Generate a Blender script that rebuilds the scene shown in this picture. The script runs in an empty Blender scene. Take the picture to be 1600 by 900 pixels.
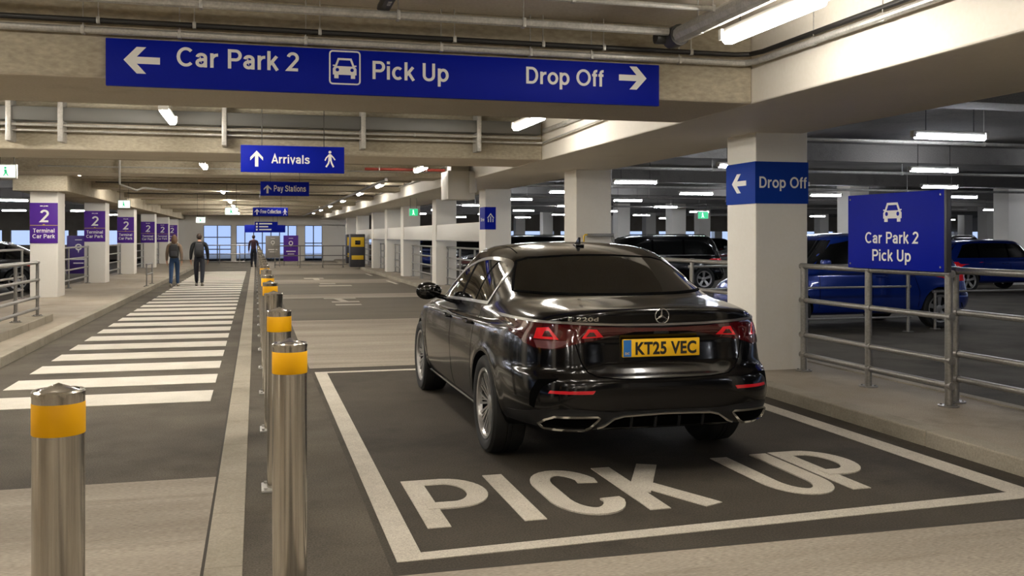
import bpy, bmesh, math, random
import numpy as np
from mathutils import Vector, Matrix
from mathutils.bvhtree import BVHTree
from mathutils.geometry import delaunay_2d_cdt
random.seed(7)
PI = math.pi
C = bpy.context.scene.collection
SC = bpy.context.scene
# ------------------------------------------------------------------ camera, world, exposure
FPX, CAMH, HOR, VPX = 1500.0, 1.53, 370.0, 400.0
TH = math.atan((800 - VPX) / FPX)
CO, SI = math.cos(TH), math.sin(TH)
cd = bpy.data.cameras.new('camera'); cam = bpy.data.objects.new('camera', cd); C.objects.link(cam)
cam.location = (0, 0, CAMH); cam.rotation_euler = (PI / 2, 0, -TH)
cd.sensor_width = 36; cd.lens = 36 * FPX / 1600; cd.shift_y = -(450 - HOR) / 1600
cd.clip_start = .05; cd.clip_end = 600
SC.camera = cam
SC.view_settings.view_transform = 'Standard'; SC.view_settings.look = 'None'
SC.view_settings.exposure = -.12; SC.view_settings.gamma = 1; SC.view_settings.use_curve_mapping = False
W = bpy.data.worlds.new('world'); SC.world = W; W.use_nodes = True
bg = W.node_tree.nodes['Background']; bg.inputs[0].default_value = (.50, .65, 1.0, 1); bg.inputs[1].default_value = 1.15
TUBE = 150.0          # tube lamp strength, main aisle
TUBE_DECK = 100.0      # decks either side
try:
    SC.cycles.max_bounces = 10; SC.cycles.diffuse_bounces = 7; SC.cycles.glossy_bounces = 4
    SC.cycles.transparent_max_bounces = 10; SC.cycles.caustics_reflective = False; SC.cycles.caustics_refractive = False
    SC.cycles.sample_clamp_indirect = 6; SC.cycles.use_light_tree = True; SC.cycles.use_denoising = True
except Exception:
    pass
# a point of the photograph on a known plane of the place
def plY(px, py, Y):
    a = (px - 800) / FPX; X = Y * (SI + a * CO) / (CO - a * SI); d = X * SI + Y * CO
    return X, CAMH - (py - HOR) * d / FPX
def plX(px, py, X):
    a = (px - 800) / FPX; Y = X * (CO - a * SI) / (SI + a * CO); d = X * SI + Y * CO
    return Y, CAMH - (py - HOR) * d / FPX
def atZ(px, py, Z=0.0):
    d = FPX * (CAMH - Z) / (py - HOR); l = (px - 800) / FPX * d
    return l * CO + d * SI, -l * SI + d * CO
# ------------------------------------------------------------------ materials
MATS = {}
def nmat(name):
    m = bpy.data.materials.new(name); m.use_nodes = True
    nt = m.node_tree; return m, nt, nt.nodes['Principled BSDF']
def srgb(h):
    if isinstance(h, str):
        h = [int(h[i:i + 2], 16) / 255 for i in (0, 2, 4)]
    return tuple((c / 12.92 if c <= .04045 else ((c + .055) / 1.055) ** 2.4) for c in h) + (1,)
def mat(name, col, rough=.5, metal=0.0, spec=None, coat=0.0, emit=None, estr=0.0, ior=None):
    m, nt, b = nmat(name)
    b.inputs['Base Color'].default_value = srgb(col); b.inputs['Roughness'].default_value = rough; b.inputs['Metallic'].default_value = metal
    if spec is not None: b.inputs['Specular IOR Level'].default_value = spec
    if coat: b.inputs['Coat Weight'].default_value = coat; b.inputs['Coat Roughness'].default_value = .03
    if emit: b.inputs['Emission Color'].default_value = srgb(emit); b.inputs['Emission Strength'].default_value = estr
    MATS[name] = m; return m
def noisy(name, c1, c2, scale, rough=.8, c3=None, fine=60, bump=.1, stretch=(1, 1, 1), fine_amt=.35, stain=None, metal=0.0, spec=.3):
    """mottled surface: broad patches c1..c2, fine grain, optional dark blotches"""
    m, nt, b = nmat(name); N, L = nt.nodes, nt.links
    geo = N.new('ShaderNodeNewGeometry'); mp = N.new('ShaderNodeMapping'); mp.inputs['Scale'].default_value = stretch
    L.new(geo.outputs['Position'], mp.inputs['Vector'])
    n1 = N.new('ShaderNodeTexNoise'); n1.inputs['Scale'].default_value = scale; n1.inputs['Detail'].default_value = 6; n1.inputs['Roughness'].default_value = .6
    L.new(mp.outputs[0], n1.inputs['Vector'])
    r1 = N.new('ShaderNodeValToRGB'); r1.color_ramp.elements[0].position = .32; r1.color_ramp.elements[1].position = .68
    r1.color_ramp.elements[0].color = srgb(c1); r1.color_ramp.elements[1].color = srgb(c2); L.new(n1.outputs[0], r1.inputs[0])
    n2 = N.new('ShaderNodeTexNoise'); n2.inputs['Scale'].default_value = fine; n2.inputs['Detail'].default_value = 3; L.new(mp.outputs[0], n2.inputs['Vector'])
    mx = N.new('ShaderNodeMix'); mx.data_type = 'RGBA'; mx.blend_type = 'OVERLAY'; mx.inputs[0].default_value = fine_amt
    L.new(r1.outputs[0], mx.inputs[6]); L.new(n2.outputs[0], mx.inputs[7])
    out = mx.outputs[2]
    if stain:
        n3 = N.new('ShaderNodeTexNoise'); n3.inputs['Scale'].default_value = stain[1]; n3.inputs['Detail'].default_value = 8; n3.inputs['Roughness'].default_value = .7
        L.new(mp.outputs[0], n3.inputs['Vector'])
        r3 = N.new('ShaderNodeValToRGB'); r3.color_ramp.elements[0].position = stain[2]; r3.color_ramp.elements[1].position = stain[2] + .16
        r3.color_ramp.elements[0].color = (0, 0, 0, 1); r3.color_ramp.elements[1].color = (stain[3],) * 3 + (1,); L.new(n3.outputs[0], r3.inputs[0])
        m3 = N.new('ShaderNodeMix'); m3.data_type = 'RGBA'; L.new(r3.outputs[0], m3.inputs[0]); L.new(out, m3.inputs[6]); m3.inputs[7].default_value = srgb(stain[0]); out = m3.outputs[2]
    L.new(out, b.inputs['Base Color']); b.inputs['Roughness'].default_value = rough; b.inputs['Metallic'].default_value = metal
    b.inputs['Specular IOR Level'].default_value = spec
    if bump:
        bp = N.new('ShaderNodeBump'); bp.inputs['Strength'].default_value = bump; bp.inputs['Distance'].default_value = .01
        L.new(n2.outputs[0], bp.inputs['Height']); L.new(bp.outputs[0], b.inputs['Normal'])
    MATS[name] = m; return m
noisy('asphalt', '433e36', '5c564b', 1.1, .82, fine=95, bump=.5, fine_amt=1.0, stain=('2c2821', .7, .53, .7), spec=.25)
noisy('asphalt_bay', '37322b', '48433a', .9, .78, fine=95, bump=.5, fine_amt=1.0, stain=('25211b', .8, .52, .7), spec=.25)
noisy('asphalt_lane', '575146', '6b6457', .5, .75, fine=90, bump=.2, stretch=(.25, 1.6, 1), stain=('3d3935', .5, .55, .6))
noisy('concrete_floor', '867d70', 'a59c8e', .6, .75, fine=90, bump=.4, stretch=(.35, 2.6, 1), fine_amt=.9, stain=('645b4e', .8, .54, .65))
noisy('concrete_pave', '8d8374', 'a3998a', .8, .8, fine=100, bump=.2, fine_amt=.5, stain=('5f574b', .9, .56, .55))
noisy('kerb_stone', '8c8576', 'a39b8c', 1.2, .8, fine=80, bump=.2, stain=('6c6558', 1.5, .56, .5))
noisy('concrete_beam', '968d7a', 'b5ac98', .8, .85, fine=30, bump=.15, stretch=(.6, 1, 1.4), fine_amt=.4, stain=('5e5443', 1.3, .55, .6))
noisy('concrete_soffit_lifted', 'c6bdad', 'd6cdbd', .5, .85, fine=50, bump=.05, fine_amt=.25, stain=('948b7c', .7, .56, .4))  # concrete made paler on undersides, standing in for light bounced off the floor
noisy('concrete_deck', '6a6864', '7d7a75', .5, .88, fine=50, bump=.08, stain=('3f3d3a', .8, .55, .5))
noisy('white_paint', 'd8d2c6', 'e2dccf', .5, .55, fine=30, bump=.03, fine_amt=.12, stain=('b5ad9d', 1.1, .62, .5))
noisy('column_paint', 'e4dfd4', 'ece8dd', .6, .55, fine=30, bump=.03, fine_amt=.12, stain=('a89f8e', 1.3, .64, .45))
noisy('road_paint', 'c9c3b6', 'd8d2c5', 2.5, .7, fine=160, bump=.2, fine_amt=.5, stain=('77716a', 14, .64, .8))
noisy('road_paint_bay_shaded', 'b3ac9e', 'c6bfb1', 2.5, .7, fine=120, bump=.3, fine_amt=.6, stain=('6f6961', 16, .62, .8))  # worn road paint, also darkened to stand in for weaker light in the bay
noisy('road_paint_dim', 'a59e90', 'b8b1a3', 2.5, .7, fine=160, bump=.2, fine_amt=.5, stain=('6c665f', 9, .58, .8))
noisy('galvanised', 'a3a19b', 'bab8b1', 9, .4, fine=60, bump=.02, metal=.4, spec=.5)
noisy('rail_steel', '8b8984', '938f8a', 3, .38, fine=50, bump=.02, metal=.65, spec=.5)
noisy('brushed_steel', 'b9b3a8', 'd6d1c7', 3, .2, fine=40, bump=.0, stretch=(30, 30, .3), metal=.92, spec=.5)
mat('steel_plain', 'a9a297', .3, 1); mat('dark_steel', '4b4a48', .45, .7); mat('cable_black', '1b1a19', .45)
mat('tray_grey', '62625f', .5, .5); mat('reflective_amber', 'f2b200', .5, spec=.3)
mat('sign_blue', '001590', .55, spec=.12); mat('sign_blue_wrap', '003290', .55, spec=.15); mat('sign_purple', '50268c', .5, spec=.25); mat('banner_purple', '3a1f75', .45)
mat('sign_white', 'eceae4', .5); mat('sign_edge', '34343a', .4); mat('gold_line', 'b89a4a', .5)
mat('lamp_body', 'c9c7c0', .5); mat('lamp_tube', 'ffffff', .4, emit='fff8ee', estr=TUBE); mat('lamp_tube_deck', 'ffffff', .4, emit='f2f5ff', estr=TUBE_DECK); mat('lamp_tube_beam', 'ffffff', .4, emit='fff8ee', estr=TUBE * .45)
mat('exit_panel', 'e8f4ee', .4, emit='e4f6ec', estr=1.3); mat('exit_green', '1f9d63', .4, emit='35c98a', estr=.9)
mat('red_pipe', '7c2a1e', .5); mat('white_box', 'd6d3ca', .5); mat('yellow_panel', 'd9b21c', .5); mat('grey_panel', '8f8a84', .5)
mat('car_black', '040405', .14, spec=.3, coat=.2); mat('car_dark', '0a0b0f', .25, coat=1.0); mat('car_blue', '072a80', .2, .35, coat=1.0); mat('car_silver', '6b6d70', .28, .6, coat=1.0); mat('car_red', '8f1414', .25, coat=1.0); mat('car_white', 'c5c7c8', .25, coat=1.0)
mat('car_glass', '060707', .04, spec=.6, coat=.3); mat('car_plastic', '0f0f10', .5, spec=.3); mat('car_gap', '010101', .8, spec=.03); mat('chrome', 'd9d8d5', .12, 1); mat('satin_chrome', 'a9a7a3', .28, 1)
mat('tyre', '141413', .75); mat('alloy', 'b5b4b2', .3, .8); mat('alloy_dark', '0d0d0e', .7, spec=.2)
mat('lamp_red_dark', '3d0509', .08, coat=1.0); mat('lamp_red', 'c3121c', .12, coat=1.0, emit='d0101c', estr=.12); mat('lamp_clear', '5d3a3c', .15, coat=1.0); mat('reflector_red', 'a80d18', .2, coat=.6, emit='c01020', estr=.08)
mat('plate_yellow', 'e7b410', .45); mat('plate_blue', '1d63a8', .45); mat('plate_black', '0d0d0d', .5); mat('badge_chrome', 'c4c3c0', .2, 1)
mat('skin', 'b98a6f', .6); mat('jacket_tan', '6b5a4a', .85); mat('jacket_black', '131316', .85); mat('jeans_blue', '1f3a5c', .85); mat('trousers_dark', '1c1f29', .85); mat('shoe_grey', '8f877c', .7); mat('shoe_dark', '2c2926', .7)
mat('hair_brown', '553c25', .7); mat('hair_dark', '33251c', .7); mat('pack_black', '161719', .75); mat('pack_grey', '2b2c30', .75); mat('coat_maroon', '3a1f2b', .8)
mat('facade_blue', '5e86c8', .3); mat('facade_dark', '1b2634', .4); mat('joint_dark', '3a352e', .9); mat('lens_dark', '0b0b0c', .1)
# ------------------------------------------------------------------ mesh helpers
class MB:
    def __init__(s): s.bm = bmesh.new()
    def face(s, pts):
        return s.bm.faces.new([s.bm.verts.new(p) for p in pts])
    def hexa(s, p):          # 8 points: bottom 4 ccw, top 4 ccw
        v = [s.bm.verts.new(q) for q in p]
        for f in ((3, 2, 1, 0), (4, 5, 6, 7), (0, 1, 5, 4), (1, 2, 6, 5), (2, 3, 7, 6), (3, 0, 4, 7)): s.bm.faces.new([v[i] for i in f])
        return v
    def box(s, x0, y0, z0, x1, y1, z1, bev=0):
        v = s.hexa([(x0, y0, z0), (x1, y0, z0), (x1, y1, z0), (x0, y1, z0), (x0, y0, z1), (x1, y0, z1), (x1, y1, z1), (x0, y1, z1)])
        if bev:
            ed = {e for q in v for e in q.link_edges}
            bmesh.ops.bevel(s.bm, geom=list(ed), offset=bev, segments=2, affect='EDGES', profile=.5)
        return s
    def cyl(s, a, b, r, seg=12, r2=None):
        a, b = Vector(a), Vector(b); d = (b - a).normalized(); r2 = r if r2 is None else r2
        u = d.orthogonal().normalized(); w = d.cross(u)
        A = [s.bm.verts.new(a + (u * math.cos(t) + w * math.sin(t)) * r) for t in (2 * PI * i / seg for i in range(seg))]
        B = [s.bm.verts.new(b + (u * math.cos(t) + w * math.sin(t)) * r2) for t in (2 * PI * i / seg for i in range(seg))]
        for i in range(seg): s.bm.faces.new((A[i], A[(i + 1) % seg], B[(i + 1) % seg], B[i]))
        s.bm.faces.new(A[::-1]); s.bm.faces.new(B); return s
    def tube(s, pts, r, seg=10):
        P = [Vector(p) for p in pts]; rings = []
        u = None
        for i, p in enumerate(P):
            t = (P[min(i + 1, len(P) - 1)] - P[max(i - 1, 0)]).normalized()
            u = t.orthogonal().normalized() if u is None else (u - t * u.dot(t)).normalized()
            w = t.cross(u)
            rings.append([s.bm.verts.new(p + (u * math.cos(a) + w * math.sin(a)) * r) for a in (2 * PI * k / seg for k in range(seg))])
        for A, B in zip(rings, rings[1:]):
            for k in range(seg): s.bm.faces.new((A[k], A[(k + 1) % seg], B[(k + 1) % seg], B[k]))
        s.bm.faces.new(rings[0][::-1]); s.bm.faces.new(rings[-1]); return s
    def lathe(s, prof, c=(0, 0, 0), seg=32, axis='Z'):
        rings = []
        for r, z in prof:
            if r < 1e-6: rings.append([s.bm.verts.new(s._ax(0, 0, z, c, axis))])
            else: rings.append([s.bm.verts.new(s._ax(r * math.cos(2 * PI * k / seg), r * math.sin(2 * PI * k / seg), z, c, axis)) for k in range(seg)])
        for A, B in zip(rings, rings[1:]):
            for k in range(seg):
                q = [A[k % len(A)], A[(k + 1) % len(A)], B[(k + 1) % len(B)], B[k % len(B)]]
                q = list(dict.fromkeys(q))
                if len(q) > 2: s.bm.faces.new(q)
        return s
    @staticmethod
    def _ax(x, y, z, c, axis):
        if axis == 'Z': return (c[0] + x, c[1] + y, c[2] + z)
        if axis == 'X': return (c[0] + z, c[1] + x, c[2] + y)
        return (c[0] + x, c[1] + z, c[2] + y)
    def prism(s, poly, f0, f1):   # poly 2D; f0, f1 map (u, v) to 3D
        A = [s.bm.verts.new(f0(*p)) for p in poly]; B = [s.bm.verts.new(f1(*p)) for p in poly]; n = len(poly)
        s.bm.faces.new(A); s.bm.faces.new(B[::-1])
        for i in range(n): s.bm.faces.new((A[i], B[i], B[(i + 1) % n], A[(i + 1) % n]))
        return s
    def mesh(s, name, m, smooth=.6):
        bmesh.ops.recalc_face_normals(s.bm, faces=s.bm.faces)
        me = bpy.data.meshes.new(name); s.bm.to_mesh(me); s.bm.free()
        fin(me, smooth)
        for q in (m if isinstance(m, (list, tuple)) else [m]):
            me.materials.append(MATS[q] if isinstance(q, str) else q)
        return me
    def build(s, name, m, parent=None, smooth=.6, loc=None):
        o = bpy.data.objects.new(name, s.mesh(name, m, smooth)); C.objects.link(o)
        if parent: o.parent = parent
        if loc: o.location = loc
        return o
def fin(me, smooth=.6):
    if smooth:
        me.polygons.foreach_set('use_smooth', [True] * len(me.polygons)); me.set_sharp_from_angle(angle=smooth)
def tag(o, label=None, cat=None, group=None, kind=None):
    for k, v in (('label', label), ('category', cat), ('group', group), ('kind', kind)):
        if v: o[k] = v
    return o
def thing(name, label, cat, loc=(0, 0, 0), rz=0, group=None):
    o = bpy.data.objects.new(name, None); C.objects.link(o); o.location = loc; o.rotation_euler = (0, 0, rz); o.empty_display_size = .1
    return tag(o, label, cat, group)
KIDS = {}
def copy_tree(o, parent=None):
    c = o.copy(); C.objects.link(c)
    if parent: c.parent = parent
    for ch in [x for x in o.children]: copy_tree(ch, c)
    return c
def struct(mb, name, m, label=None, smooth=None):
    o = mb.build(name, m, smooth=smooth); o['kind'] = 'structure'
    if label: o['label'] = label
    return o
# lettering: outline glyphs as thin raised meshes on a plane (origin o, right r, up u)
_fc = {}
def glyph_mesh(txt, bold=.02):
    k = (txt, bold)
    if k not in _fc:
        cu = bpy.data.curves.new('t', 'FONT'); cu.body = txt; cu.size = 1; cu.offset = bold; cu.resolution_u = 5; cu.space_character = 1.06
        ob = bpy.data.objects.new('t', cu); C.objects.link(ob)
        bpy.context.view_layer.update()
        me = bpy.data.meshes.new_from_object(ob.evaluated_get(bpy.context.evaluated_depsgraph_get()))
        v = np.array([q.co[:] for q in me.vertices]); f = [tuple(p.vertices) for p in me.polygons]
        bpy.data.objects.remove(ob); bpy.data.curves.remove(cu); bpy.data.meshes.remove(me)
        _fc[k] = (v, f)
    return _fc[k]
CAP = .729
def lettering(name, txt, m, parent, fr, box, bold=.02, th=.003, label=None, conform=None):
    """fr(u, v, d): board coordinates to local 3D; box = (u0, v0, u1, v1): left, baseline, right, cap line"""
    v, f = glyph_mesh(txt, bold)
    x0, x1 = v[:, 0].min(), v[:, 0].max()
    u0, b0, u1, b1 = box
    sx = (u1 - u0) / (x1 - x0); sy = (b1 - b0) / CAP
    bm = bmesh.new(); A = []
    fn = conform or fr
    for q in v: A.append(bm.verts.new(fn(u0 + (q[0] - x0) * sx, b0 + q[1] * sy, th)))
    for t in f:
        try: bm.faces.new([A[i] for i in t])
        except ValueError: pass
    bmesh.ops.remove_doubles(bm, verts=bm.verts, dist=1e-6)
    mb = MB(); mb.bm.free(); mb.bm = bm
    o = mb.build(name, m, parent, smooth=None)
    if label: o['label'] = label
    return o
def shapes(name, polys, m, parent, fr, th=.003, label=None):
    """flat shapes with a small thickness on a board; polys: lists of (u, v)"""
    mb = MB()
    for i, p in enumerate(polys): mb.prism(p, lambda u, v: fr(u, v, .0005), lambda u, v: fr(u, v, th + i * .00004))
    o = mb.build(name, m, parent, smooth=None)
    if label: o['label'] = label
    return o
def ribbon(path, w, closed=False):
    """outline quads of a stroked polyline, one polygon per segment joined by mitres"""
    P = [Vector(p) for p in path]; n = len(P); L, R = [], []
    for i in range(n):
        a = P[i - 1] if (i > 0 or closed) else None; b = P[(i + 1) % n] if (i < n - 1 or closed) else None
        d1 = (P[i] - a).normalized() if a is not None else None; d2 = (b - P[i]).normalized() if b is not None else None
        d1 = d1 or d2; d2 = d2 or d1
        n1, n2 = Vector((-d1.y, d1.x)), Vector((-d2.y, d2.x)); mm = (n1 + n2).normalized(); k = w / 2 / max(.35, mm.dot(n1))
        L.append(P[i] + mm * k); R.append(P[i] - mm * k)
    q = []
    for i in range(n if closed else n - 1):
        j = (i + 1) % n; q.append([tuple(L[i]), tuple(R[i]), tuple(R[j]), tuple(L[j])])
    return q
def arc(cx, cy, rx, ry, a0, a1, n=12):
    return [(cx + rx * math.cos(math.radians(a0 + (a1 - a0) * i / n)), cy + ry * math.sin(math.radians(a0 + (a1 - a0) * i / n))) for i in range(n + 1)]
# a plain sans drawn with strokes: letter -> (advance, strokes); cap height 1
def _el(cx, cy, rx, ry, a0=0, a1=360, n=20): return arc(cx, cy, rx, ry, a0, a1, n)
def _cat(P, n=5):
    out = []
    for i in range(len(P) - 1):
        a, b, c, d = [np.array(P[max(0, min(len(P) - 1, i + k))]) for k in (-1, 0, 1, 2)]
        for j in range(n):
            t = j / n; out.append(tuple(.5 * (2 * b + (c - a) * t + (2 * a - 5 * b + 4 * c - d) * t * t + (3 * b - a - 3 * c + d) * t ** 3)))
    return out + [P[-1]]
_s = [(.46, .53), (.40, .635), (.28, .665), (.14, .62), (.11, .53), (.17, .44), (.30, .385), (.43, .31), (.47, .21), (.40, .105), (.27, .075), (.12, .105), (.06, .21)]
_st = lambda x, a=0, b=1: [(x, a), (x, b)]
GL = {
    'C': (.80, [_el(.42, .5, .34, .4225, 45, 315)]), 'a': (.60, [[(.09, .52)] + _el(.275, .505, .185, .158, 160, 0, 10) + [(.46, 0)], [(.46, .41), (.26, .385)] + _el(.26, .23, .175, .155, 90, 270, 10) + [(.34, .085), (.46, .20)]]),
    'r': (.41, [_st(.11, 0, .74), _el(.37, .40, .26, .262, 180, 85, 8)]), 'P': (.70, [_st(.12), [(.12, .9225), (.40, .9225)] + _el(.40, .69, .21, .2325, 85, -85, 12) + [(.12, .4575)]]),
    'k': (.55, [_st(.11), [(.11, .25), (.48, .74)], [(.25, .42), (.51, 0)]]), '2': (.60, [_el(.30, .70, .215, .2225, 168, -28, 12) + [(.09, .0775), (.55, .0775)]]),
    'i': (.25, [_st(.11, 0, .74), _st(.11, .85, 1)]), 'l': (.25, [_st(.11)]), 'c': (.57, [_el(.31, .37, .23, .2925, 48, 312)]),
    'U': (.76, [[(.12, 1), (.12, .36)] + _el(.37, .33, .25, .2525, 180, 360, 14) + [(.62, .36), (.62, 1)]]), 'p': (.62, [_st(.11, -.27, .74), _el(.32, .37, .215, .2925)]),
    'D': (.77, [_st(.12), [(.12, .9225), (.36, .9225)] + _el(.36, .5, .30, .4225, 85, -85, 14) + [(.12, .0775)]]), 'o': (.63, [_el(.315, .37, .235, .2925)]), 'O': (.86, [_el(.43, .5, .35, .4225, 0, 360, 28)]),
    'f': (.33, [[(.17, 0), (.17, .80)] + _el(.30, .80, .13, .1225, 175, 85, 6) + [(.34, .92)], [(.03, .67), (.33, .67)]]), 'A': (.70, [[(.06, 0), (.35, .96), (.64, 0)], [(.17, .29), (.53, .29)]]),
    'v': (.54, [[(.06, .74), (.27, .07), (.48, .74)]]), 's': (.53, [_cat(_s)]), 'S': (.68, [_cat([(x * 1.28, (y - .075) / .59 * .845 + .0775) for x, y in _s])]),
    'y': (.53, [[(.06, .74), (.275, .08)], [(.49, .74), (.24, -.14), (.17, -.20), (.06, -.20)]]), 't': (.34, [[(.16, .94), (.16, .20)] + _el(.28, .20, .12, .1225, 185, 275, 6) + [(.32, .0775)], [(.03, .67), (.31, .67)]]),
    'n': (.61, [_st(.11, 0, .74), _el(.305, .42, .195, .2425, 180, 0, 12) + [(.50, 0)]]), 'T': (.68, [[(.03, .9225), (.65, .9225)], _st(.34, 0, .92)]), 'e': (.61, [_el(.31, .37, .23, .2925, 0, 318, 18), [(.08, .37), (.54, .37)]]),
    'm': (.93, [_st(.11, 0, .74), _el(.29, .44, .18, .2225, 180, 0, 10) + [(.47, 0)], _el(.65, .44, .18, .2225, 180, 0, 10) + [(.83, 0)]]), 'F': (.62, [_st(.12), [(.12, .9225), (.60, .9225)], [(.12, .48), (.54, .48)]]), ' ': (.30, [])}
_lettering_font = lettering
def lettering(name, txt, m, parent, fr, box, bold=.02, th=.003, label=None, conform=None, sw=.155):
    if conform or any(c not in GL for c in txt): return _lettering_font(name, txt, m, parent, fr, box, bold, th, label, conform)
    q, x, wi = [], 0, 0; word = []
    for c in txt:
        adv, st = GL[c]; wi += c == ' '
        for s in st:
            closed = math.dist(s[0], s[-1]) < 1e-6
            new = [[(x + u, v) for u, v in p] for p in ribbon(s[:-1] if closed else s, sw, closed)]; q += new; word += [wi] * len(new)
        x += adv + .045
    x0 = min(p[0] for f in q for p in f); x1 = max(p[0] for f in q for p in f)
    u0, b0, u1, b1 = box; sx = (u1 - u0) / (x1 - x0); sy = b1 - b0; big = b1 - b0 > .08
    for k in range(wi + 1 if big else 1):
        mb = MB()
        for i, f in enumerate(q):
            if word[i] == k or not big: mb.face([fr(u0 + (a - x0) * sx, b0 + b * sy, th + i * 6e-6) for a, b in f])
        o = mb.build(name, m, parent, smooth=None)
        if label: o['label'] = label
    return o
# ------------------------------------------------------------------ the car park itself
SOF, SLAB = 2.64, 3.25
# ground
struct(MB().box(-60, 6.4, -.3, -.23, 70, 0), 'floor_road', 'asphalt')
struct(MB().box(-60, -18, -.3, -.23, 6.4, 0), 'floor_foreground', 'concrete_floor')
struct(MB().box(-.06, -18, -.3, .60, 62, 0), 'floor_bollard_strip', 'asphalt')
struct(MB().box(.60, -18, -.3, 4.75, 4.33, 0), 'floor_apron', 'concrete_floor')
struct(MB().box(.60, 4.33, -.3, 4.75, 11.35, 0), 'floor_bay', 'asphalt_bay')
struct(MB().box(.60, 11.35, -.3, 4.75, 17.95, 0), 'floor_slab', 'concrete_floor')
struct(MB().box(.60, 17.95, -.3, 4.75, 24.2, 0), 'floor_lane', 'asphalt_lane')
struct(MB().box(.60, 24.2, -.3, 4.75, 26.0, 0), 'floor_slab_2', 'concrete_floor')
struct(MB().box(.60, 26.0, -.3, 4.75, 32, 0), 'floor_lane_2', 'asphalt_lane')
struct(MB().box(.60, 32, -.3, 4.75, 35, 0), 'floor_slab_3', 'concrete_floor')
struct(MB().box(.60, 35, -.3, 4.75, 40, 0), 'floor_lane_3', 'asphalt_lane')
struct(MB().box(.60, 40, -.3, 4.75, 70, 0), 'floor_slab_4', 'concrete_floor')
struct(MB().box(4.75, -18, -.3, 60, 70, 0), 'floor_deck', 'asphalt')
kb = MB(); y = -18
while y < 62:
    kb.box(-.23, y, -.3, -.06, min(y + .9, 62), .006, .003); y += .905
struct(kb, 'kerb_strip', 'kerb_stone')
struct(MB().box(-.245, -18, -.2, -.23, 62, .002), 'trim_joint', 'joint_dark')
for q, (a, b) in enumerate(((4.33, .6), (11.35, .6), (17.95, .6), (24.2, .6), (6.4, -14))):
    if b > 0: struct(MB().box(.6, a - .012, -.2, 4.7, a + .012, .0015), 'trim_floor_joint_%d' % (q + 1), 'joint_dark')
struct(MB().box(.6, 13.6, -.2, 4.7, 13.62, .0015), 'trim_floor_joint_6', 'road_paint_dim')
# raised footways with kerbs
def kerb(name, xa, xb, y0, y1, h):
    mb = MB(); y = y0
    while y < y1 - .01:
        e = min(y + 1.2, y1); mb.box(xa, y + .004, -.2, xb, e - .004, h, .012); y = e
    return struct(mb, name, 'kerb_stone')
kerb('kerb_right', 4.72, 4.90, -18, 61, .115)
struct(MB().box(4.90, -18, -.2, 6.05, 62, .11), 'footway_right', 'concrete_pave')
struct(MB().box(6.05, -18, -.2, 6.15, 62, .125), 'kerb_deck_side', 'kerb_stone')
kerb('kerb_left', -3.03, -2.88, 4, 61, .125)
struct(MB().box(-5.35, -18, -.2, -3.03, 62, .12), 'footway_left', 'concrete_pave')
kerb('kerb_left_upper', -3.62, -3.30, 5, 17.6, .24)
# slab and beams
struct(MB().box(-60, -18, SLAB, 4.0, 70, SLAB + .3), 'ceiling', 'concrete_soffit_lifted')
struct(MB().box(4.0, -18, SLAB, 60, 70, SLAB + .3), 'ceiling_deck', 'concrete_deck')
ybeam = [(-12.0, -10.7), (-5.2, -3.9), (1.0, 2.3), (7.22, 8.62), (13.3, 14.75), (21.0, 22.1), (27.4, 28.4), (33.9, 34.9), (40.2, 41.2), (46.6, 47.6), (53.0, 54.0), (59.2, 60.2)]
for k, (a, b) in enumerate(ybeam):
    mb = MB(); xl = -60 if b < 24 else -4.2
    mb.box(xl, a, SOF if k < 5 else SOF + .19, 4.0, b, SLAB, .02)
    bo_ = struct(mb, 'beam_%d' % (k + 1), ['concrete_beam', 'concrete_soffit_lifted'])
    for p in bo_.data.polygons:
        if p.normal.z < -.9: p.material_index = 1  # downward faces get the paler concrete in place of bounce light
    if k >= 4:
        mb = MB()                               # slender ribs between the main beams
        for yy in ((a + 2.55, a + 4.2) if k == 4 else (a + 2.2, a + 3.5, a + 4.8)): mb.box(xl, yy, SOF + .22 if k == 4 else SOF + .29, 3.86, yy + .35, SLAB, .01)
        struct(mb, 'beam_rib_%d' % (k - 3), 'concrete_beam')
struct(MB().box(4.0, -18, SOF, 5.68, 62, SLAB, .015), 'beam_right', 'white_paint')
struct(MB().box(-5.35, 24.0, SOF - .06, -4.2, 62, SLAB, .015), 'beam_left', 'concrete_beam')
for k in range(10):                             # beams over the decks
    y = -6 + 7.2 * k
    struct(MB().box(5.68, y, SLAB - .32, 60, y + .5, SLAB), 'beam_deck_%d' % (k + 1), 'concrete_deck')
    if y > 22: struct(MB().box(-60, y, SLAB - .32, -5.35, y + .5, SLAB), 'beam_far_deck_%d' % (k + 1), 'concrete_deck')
# columns
def column(n, x0, y0, x1, y1, z0, z1): return struct(MB().box(x0, y0, z0, x1, y1, z1, .012), n, 'column_paint')
RC = [-3.1, 2.6, 9.17, 15.08, 21.6, 27.9, 34.4, 38.9, 43.6, 50.6, 56.8]
for k, y in enumerate(RC): column('column_right_%d' % (k + 1), 5.12, y, 5.74, y + .64, .1, SOF + .02)
LC = [24.4, 31.7, 38.9, 46.6, 53.6, 59.6]
for k, y in enumerate(LC): column('column_left_%d' % (k + 1), -5.07, y, -4.47, y + .85, .1, SOF)
n = 0
for x in (17.0, 23.0, 35.0, 46.0):
    for k in range(7):
        n += 1; y = 24.9 + 6.3 * k if x < 20 else 25.3 + 7.3 * k
        column('column_deck_%d' % n, x, y, x + .65, y + .65, 0, SLAB)
for x in (-16.0, -27.0):
    for k in range(6):
        n += 1; y = 22 + 7.5 * k; column('column_deck_%d' % n, x, y, x + .6, y + .6, 0, SLAB)
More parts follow.
